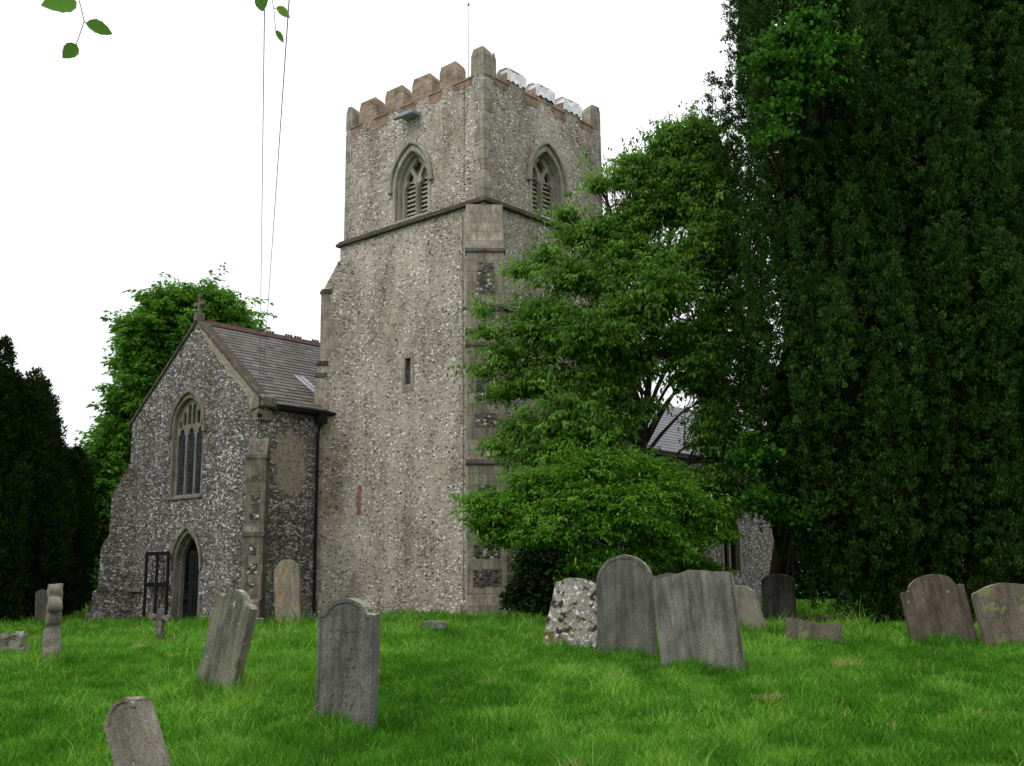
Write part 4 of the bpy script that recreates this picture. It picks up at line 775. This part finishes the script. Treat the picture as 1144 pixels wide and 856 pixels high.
broadleaf(gbase(640, 28.6), shade_pads, 2600, 'low dark foliage added in place of deep shade under the spreading tree at the tower foot', M['hedge_leaf'], 0.11, 0.06, 1.6, name='shade_filler', trunk_r=0.05, spray=0.4, per=16, cat='shade_filler', bark='bark_dark')
# chestnut behind the gabled front
hc = pads_px([(228, 372, 52, 62, 50, 3.0), (175, 400, 51, 48, 52, 2.5), (158, 455, 50, 36, 50, 2.5), (128, 520, 50, 32, 45, 2.5), (240, 430, 53, 60, 60, 3), (125, 585, 49, 50, 45, 2.5), (130, 640, 49, 50, 30, 2.5), (200, 520, 53, 60, 80, 3), (255, 390, 53, 32, 45, 2.5), (95, 610, 48.5, 30, 50, 2), (110, 560, 48, 40, 40, 2), (105, 655, 47, 40, 26, 2), (200, 345, 52, 45, 26, 2.5), (245, 352, 52, 26, 22, 2), (160, 380, 51, 30, 30, 2), (140, 490, 49, 28, 36, 2)])
broadleaf(gbase(190, 52), hc, 9500, 'full rounded bright green chestnut tree behind the gabled church front', M['chestnut_leaf'], 0.27, 0.17, 13.5, name='chestnut_tree', trunk_r=0.4, spray=0.9, per=14, droop=0.5, shell=0.6, sprr=0.38)
# sycamore growing up against the big yew: two bare trunks, leaves poke out high up
sy = pads_px([(880, 40, 21.9, 26, 16, .6), (905, 62, 21.7, 30, 14, .6), (862, 70, 21.6, 20, 14, .5), (925, 90, 21.8, 18, 10, .4), (895, 100, 21.6, 26, 12, .5), (865, 118, 21.4, 18, 12, .4), (858, 150, 21.3, 14, 12, .3), (905, 22, 22, 26, 12, .5), (938, 50, 22, 14, 12, .4),
    (848, 560, 25, 22, 26, .6), (890, 575, 25, 22, 12, .5), (842, 510, 25, 24, 40, .6)])
syo = broadleaf(gbase(862, 32), sy, 430, 'sycamore with bare dark trunk whose vivid leaves show against the tall yew', M['sycamore_leaf'], 0.13, 0.10, 14, name='sycamore_tree', bark='bark_dark', trunk_r=0.3, spray=0.8, per=14, droop=0.7, shell=0.1, lean=(1.2, -2.6), sprr=0.3)
tb = MB().tube([(0.55, 0.4, -0.3), (0.62, 0.4, 1.5), (0.8, 0.2, 4), (1.1, 0, 8)], [0.2, 0.15, 0.13, 0.08], 8); tb.obj('trunk', M['bark_dark'], syo, smooth=True)

# ------------------------------------------------------------------ yews
def yew(base, radius, height, nplume, label, per=26, seed=1, bot=0.3, lobeN=95, sx2=1.0, leaf=0.085, group=None, taper=0.25, spacing=0.92, leafm=None, name='yew_tree', flare=(0, 0), fatter=1.0, flare_in=0.50):
    root = empty(name, base); tag(root, label, 'tree', group); r2 = np.random.default_rng(seed)
    CC, NN, RR = [], [], []
    ncol = int(2 * math.pi * radius / spacing); nrow = int((height * 0.93 - bot) / 1.25) + 1
    for i in range(ncol * nrow):
        ci, ri = i % ncol, i // ncol; ang = (ci + 0.35 * (r2.random() - 0.5) + 0.25 * math.sin(ri * 1.3 + ci)) * 2 * math.pi / ncol
        if math.sin(ang) > 0.3 and r2.random() < 0.6: continue
        zb = bot - 0.6 + (ri + 0.9 * r2.random()) * 1.25; s_ = 0
        def rad(z_, a_):
            f_ = z_ / height; env = 1 - flare_in * max(0, 1 - f_ / 0.30) ** 1.6; env *= 1.0 * (1 - taper * max(0, f_ - 0.2)) * (1 if f_ < 0.8 else math.sqrt(max(0.02, 1 - ((f_ - 0.8) / 0.2) ** 2)))
            return radius * env * (1 + 0.10 * math.sin(3 * a_ + seed) + 0.05 * math.sin(z_ * 1.1 + 5 * a_) + 0.08 * math.sin(7 * a_ + z_ * .3 + seed))
        L = (2.0 + 1.8 * r2.random()) * fatter; pr = (0.30 + 0.16 * r2.random()) * fatter; rb = rad(zb, ang) - pr * 0.6 - 1.1 * r2.random() ** 1.3 - 0.25 * (ci % 3 == 1)
        lean_ = 0.10 + 0.05 * r2.random(); n_c = int(lobeN * L * pr / 0.9)
        tt = r2.random(n_c); th = r2.random(n_c) * 2 * math.pi
        pr_t = pr * np.sqrt(np.clip(1 - (tt * 1.0 - 0.28) ** 2 / 0.53, 0.02, 1)) * (1 + 0.3 * r2.normal(size=n_c).clip(-1, 1) * 0.5)
        ca, sa = math.cos(ang), math.sin(ang)
        ax = rb + (lean_ * L * tt if zb < height * 0.6 else 0 * tt)
        x_ = (ax + pr_t * np.cos(th)) * ca - pr_t * np.sin(th) * sa; y_ = (ax + pr_t * np.cos(th)) * sa + pr_t * np.sin(th) * ca
        z_ = zb + L * tt
        nn = np.stack([np.cos(th) * ca - np.sin(th) * sa, np.cos(th) * sa + np.sin(th) * ca, 0.35 + 0 * tt], 1)
        CC.append(np.stack([x_ * sx2, y_, z_], 1)); NN.append(nn); RR.append(0.25 * r2.random() + 0.75 * r2.random(n_c) ** 1.3)
    C = np.concatenate(CC); Nn = np.concatenate(NN); Rr = np.concatenate(RR)
    k_ = C[:, 2] > bot * 0.5; C, Nn, Rr = C[k_], Nn[k_], Rr[k_]
    n_ = len(C) * per; ti = np.repeat(np.arange(len(C)), per); j = unit(n_) * (0.12 * (rng.random(n_) ** 0.5) * (leaf / 0.085))[:, None]
    jd = j / np.linalg.norm(j, axis=1, keepdims=True); Nrm = jd + Nn[ti] * 0.5 + unit(n_) * 0.35; D = unit(n_) * 0.6 + np.array([0, 0, 0.7]) + Nn[ti] * 0.55
    leafmesh('crown', C[ti] + j, D, Nrm, leaf * (0.6 + 0.8 * rng.random(n_)), leaf * 0.5 * (0.7 + 0.6 * rng.random(n_)), leafm or M['yew_leaf'], root, 0.6 * Rr[ti] + 0.4 * rng.random(n_))
    # solid core added inside the crown to block light, standing for dense twigs
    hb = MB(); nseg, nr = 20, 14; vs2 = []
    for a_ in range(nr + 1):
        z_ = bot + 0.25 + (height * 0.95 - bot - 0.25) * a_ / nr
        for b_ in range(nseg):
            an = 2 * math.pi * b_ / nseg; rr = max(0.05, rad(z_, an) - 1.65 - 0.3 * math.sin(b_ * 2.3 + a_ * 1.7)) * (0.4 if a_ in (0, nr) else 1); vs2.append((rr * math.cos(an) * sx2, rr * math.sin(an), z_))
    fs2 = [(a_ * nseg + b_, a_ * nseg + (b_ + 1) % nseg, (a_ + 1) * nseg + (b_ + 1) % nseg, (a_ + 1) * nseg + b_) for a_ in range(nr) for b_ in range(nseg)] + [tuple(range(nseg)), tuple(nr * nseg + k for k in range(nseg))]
    hb.add(vs2, fs2).obj('light_blocking_core', M['yew_shade_core'], root)
    tb = MB()
    for q_ in range(5):
        a_ = q_ * 1.257 + seed; tb.tube([(0.35 * math.cos(a_), 0.35 * math.sin(a_), -0.3), (0.5 * math.cos(a_), 0.5 * math.sin(a_), 1.2), (1.2 * math.cos(a_), 1.2 * math.sin(a_), 3.2)], [0.36, 0.26, 0.2], 8)
    tb.obj('trunk', M['bark_dark'], root, smooth=True)
    return root
yb = gbase(1010, 26.5); yb2 = gbase(1200, 27)
yew(yb, 4.4, 18.5, 1250, 'huge dark columnar yew with upright plumes filling the right side', seed=3, bot=0.15, per=19, leaf=0.08)
yew(yb2, 4.0, 19.5, 800, 'second tall dark yew beside the first, mostly beyond the right edge', seed=8, bot=0.6, per=16, leaf=0.085)
yew(gbase(30, 42), 2.2, 6.6, 300, 'dark pointed yew in deep shade at the far left', seed=5, bot=0.3, per=16, leaf=0.13, taper=0.8, flare_in=0, spacing=0.6, leafm=M['yew_leaf_shaded'])
yew(gbase(-34, 38), 2.9, 7.6, 360, 'broad dark yew cut by the left edge of the photo', seed=6, bot=0.3, per=16, leaf=0.13, taper=0.6, flare_in=0, spacing=0.6, leafm=M['yew_leaf_shaded'])

yew(gbase(58, 45), 1.4, 5.0, 0, 'low dark yew at the foot of the taller left yews', seed=9, bot=0.2, per=16, leaf=0.13, taper=0.7, flare_in=0, spacing=0.6, leafm=M['yew_leaf_shaded'])
# far hedge line closing the churchyard
def hedge(name, x0, x1, y0, h, label, n_, seed):
    r2 = np.random.default_rng(seed); C = np.stack([x0 + (x1 - x0) * r2.random(n_), y0 + 2.6 * (r2.random(n_) - 0.5), r2.random(n_)], 1)
    hh = h * (0.75 + 0.16 * np.sin(C[:, 0] * 0.5 + seed) + 0.12 * np.sin(C[:, 0] * 1.7)); C[:, 2] = hh * C[:, 2] ** 0.8 + 0.4
    u_ = unit(n_); leafmesh('f', C, u_, unit(n_), 0.32, 0.20, M['hedge_leaf']).name = name
    o = bpy.data.objects[name]; o['label'] = label; o['category'] = 'hedge'; return o
hedge('hedge', -46, -12, 58, 7.5, 'dark overgrown hedge closing the churchyard behind the left yews', 60000, 1)
hedge('hedge_row', 4, 46, 52, 6.0, 'dark hedge behind the big yews on the right', 60000, 2).name = 'hedge'
# ------------------------------------------------------------------ hanging twigs close to the camera
def leaf_shape(mb, base, tip, wd, nrm):
    base, tip = Vector(base), Vector(tip); d = tip - base; s_ = d.cross(nrm).normalized(); u_ = s_.cross(d).normalized(); n_ = 9; rowl = []
    vs2 = []
    for i in range(n_ + 1):
        t_ = i / n_; w_ = wd * 0.5 * math.sin(math.pi * min(1, t_ ** 0.8 * 1.0)) ** 0.8 * (1 + 0.10 * (i % 2)) if 0 < i < n_ else 0.0005
        c = base + d * t_ - u_ * 0.08 * d.length * (t_ - .5) ** 2
        vs2 += [c + s_ * w_ + u_ * w_ * 0.25, c, c - s_ * w_ + u_ * w_ * 0.25]
    fs2 = []
    for i in range(n_): fs2 += [(i * 3, i * 3 + 1, i * 3 + 4, i * 3 + 3), (i * 3 + 1, i * 3 + 2, i * 3 + 5, i * 3 + 4)]
    mb.add(vs2, fs2)
def twig(name, stems, leaves, d, label, back):
    root = empty(name, pt(*stems[0][0], d)); tag(root, label, 'twig', 'leafy twigs hanging into the top of the view'); o0 = Vector(root.location); st = MB()
    for s_ in stems: st.tube([pt(a, b_, d + 0.01 * i) - o0 for i, (a, b_) in enumerate(s_)], 0.0009 if len(s_) < 9 else 0.003, 5)
    st.tube([pt(*stems[0][0], d) - o0, pt(stems[0][0][0] - 30, -160, d - 0.1) - o0, pt(stems[0][0][0] - 160, -500, d - 0.6) - o0], [0.0012, 0.004, 0.010], 6)
    st.obj('stem', M['bark'], root)
    for (a, b_, c, e_, w_) in leaves:
        lm = MB(); leaf_shape(lm, pt(a, b_, d) - o0, pt(c, e_, d + 0.012) - o0, w_ * d / F, Vector((0.2, 0.55, 0.8))); lo = lm.obj('leaf', M['near_leaf'], root, smooth=True)
        at_ = lo.data.attributes.new('rnd', 'FLOAT', 'POINT'); at_.data.foreach_set('value', [0.25 + 0.6 * random.random()] * len(lo.data.vertices))
twig('leafy_twig', [[(86, -8), (91, 10), (94, 24), (90, 36), (85, 50)], [(94, 24), (97, 27)]], [(86, 2, 46, 6, 26), (96, 26, 126, 38, 19), (86, 50, 70, 65, 17)], 1.9, 'drooping twig with three green leaves at the top left corner', 0)
twig('leafy_twig', [[(302, -10), (306, 10), (308, 34)], [(306, 9), (309, 10)]], [(288, -8, 294, 13, 19), (309, 8, 324, 20, 12), (308, 34, 317, 48, 8)], 2.3, 'small leafy twig hanging beside the overhead cables', 0)

# ------------------------------------------------------------------ grass blades
def grass():
    parts = []
    for (d0, d1, n_, wmul) in ((6.2, 10, 130000, 1), (10, 16, 200000, 1.4), (16, 26, 190000, 2.0), (26, 42, 110000, 2.8)):
        y = np.sqrt(rng.random(n_) * (d1 ** 2 - d0 ** 2) + d0 ** 2); x = (rng.random(n_) * 2 - 1) * 0.54 * y; parts.append(np.stack([x, y, np.full(n_, wmul)], 1))
    A = np.concatenate(parts)
    x, y = A[:, 0], A[:, 1]
    # clear the church footprint
    ca, sa = math.cos(ANG), math.sin(ANG); dx, dy = x - CX, y - CY; lx = dx * ca - dy * sa; ly = dx * sa + dy * ca
    keep = ~(((lx > -WA) & (lx < 0) & (ly > 0) & (ly < 20)) | ((lx > XL) & (lx < XR) & (ly > GY) & (ly < 20)))
    A = A[keep]; x, y, wm = A[:, 0], A[:, 1], A[:, 2]; n_ = len(x)
    cl = np.sin(x * 1.9 + 1.3 * np.sin(y * 1.1)) * np.sin(y * 1.6 + 1.7 * np.sin(x * 0.8)); cl2 = np.sin(x * 5.3 + 2 * np.sin(y * 3.1)) * np.sin(y * 4.7 + 2 * np.sin(x * 3.7))
    # thin, short grass on the needle litter and painted shade under the big yew
    yr = np.minimum(np.hypot(x - yb[0], y - yb[1]), np.hypot(x - yb2[0], y - yb2[1])); kp = rng.random(n_) < np.clip((yr - 3.2) / 2.6, 0.10, 1)
    x, y, wm, cl, cl2, yr = (q_[kp] for q_ in (x, y, wm, cl, cl2, yr)); n_ = len(x)
    z = np.array([ground_z(a, b_) for a, b_ in zip(x, y)])
    big = np.array([noise.noise(Vector((a_ * 0.45, b_ * 0.45, 20.0))) for a_, b_ in zip(x, y)]); med = np.array([noise.noise(Vector((a_ * 2.2, b_ * 1.6, 7.0))) for a_, b_ in zip(x, y)])
    hgt = (0.06 + 0.06 * rng.random(n_)) * (1 + 0.45 * big + 0.6 * med + 0.3 * cl2).clip(.35, 2.2) * (1 + 0.5 * np.clip((y - 16) / 5, 0, 1)); 
    hgt *= np.clip((yr - 1.5) / 4.5, 0.4, 1); tall = rng.random(n_) < 0.03; hgt = np.where(tall, hgt * 1.8, hgt)
    # longer tufts that the mower leaves round the stones
    for o in COL.objects:
        if o.get('category') in ('headstone', 'grave marker', 'stone cross', 'broken monument'):
            d_ = np.hypot((x - o.location.x), (y - o.location.y)); hgt *= 1 + 1.0 * np.exp(-(d_ / 0.45) ** 2)
    sd = (lx := (x - CX) * ca - (y - CY) * sa), (ly := (x - CX) * sa + (y - CY) * ca)
    near = np.minimum(np.abs(ly - GY), np.abs(ly)); hgt *= 1 + 0.5 * np.exp(-(near / 0.6) ** 2)
    az = rng.random(n_) * 2 * math.pi; bend = (0.25 + 0.75 * rng.random(n_)) * hgt; wd = 0.0042 * wm * (0.7 + 0.6 * rng.random(n_))
    bx, by = np.cos(az) * bend, np.sin(az) * bend; a2 = rng.random(n_) * 2 * math.pi; sx3, sy3 = np.cos(a2) * wd, np.sin(a2) * wd
    V = np.empty((n_, 5, 3))
    V[:, 0] = np.stack([x - sx3, y - sy3, z - 0.01], 1); V[:, 1] = np.stack([x + sx3, y + sy3, z - 0.01], 1)
    V[:, 2] = np.stack([x + bx * .35 - sx3 * .8, y + by * .35 - sy3 * .8, z + hgt * .6], 1); V[:, 3] = np.stack([x + bx * .35 + sx3 * .8, y + by * .35 + sy3 * .8, z + hgt * .6], 1)
    V[:, 4] = np.stack([x + bx, y + by, z + hgt], 1)
    idx = np.arange(n_)[:, None] * 5; T = np.concatenate([idx + np.array([[0, 1, 3]]), idx + np.array([[0, 3, 2]]), idx + np.array([[2, 3, 4]])], 1).reshape(-1, 3)
    me = bpy.data.meshes.new('grass'); me.vertices.add(n_ * 5); me.vertices.foreach_set('co', V.reshape(-1).astype(np.float32))
    me.loops.add(len(T) * 3); me.loops.foreach_set('vertex_index', T.reshape(-1).astype(np.int32)); me.polygons.add(len(T)); me.polygons.foreach_set('loop_start', (np.arange(len(T)) * 3).astype(np.int32)); me.update(calc_edges=True)
    rv = np.clip(0.42 + 0.35 * big + 0.35 * med + 0.75 * (rng.random(n_) - 0.5) + 0.5 * (rng.random(n_) < 0.03), 0, 0.9)
    straw = np.array([noise.noise(Vector((a_ * 1.3, b_ * 1.9, 40.0))) for a_, b_ in zip(x, y)]); rv = np.where((straw > 0.56) & (rng.random(n_) < 0.6) | (rng.random(n_) < 0.004), 1.0, rv)
    a = me.attributes.new('rnd', 'FLOAT', 'POINT'); a.data.foreach_set('value', np.repeat(rv, 5).astype(np.float32))
    me.materials.append(M['blade']); o = bpy.data.objects.new('grass', me); COL.objects.link(o); tag(o, 'long lush green churchyard grass', 'grass', kind='stuff')
grass()
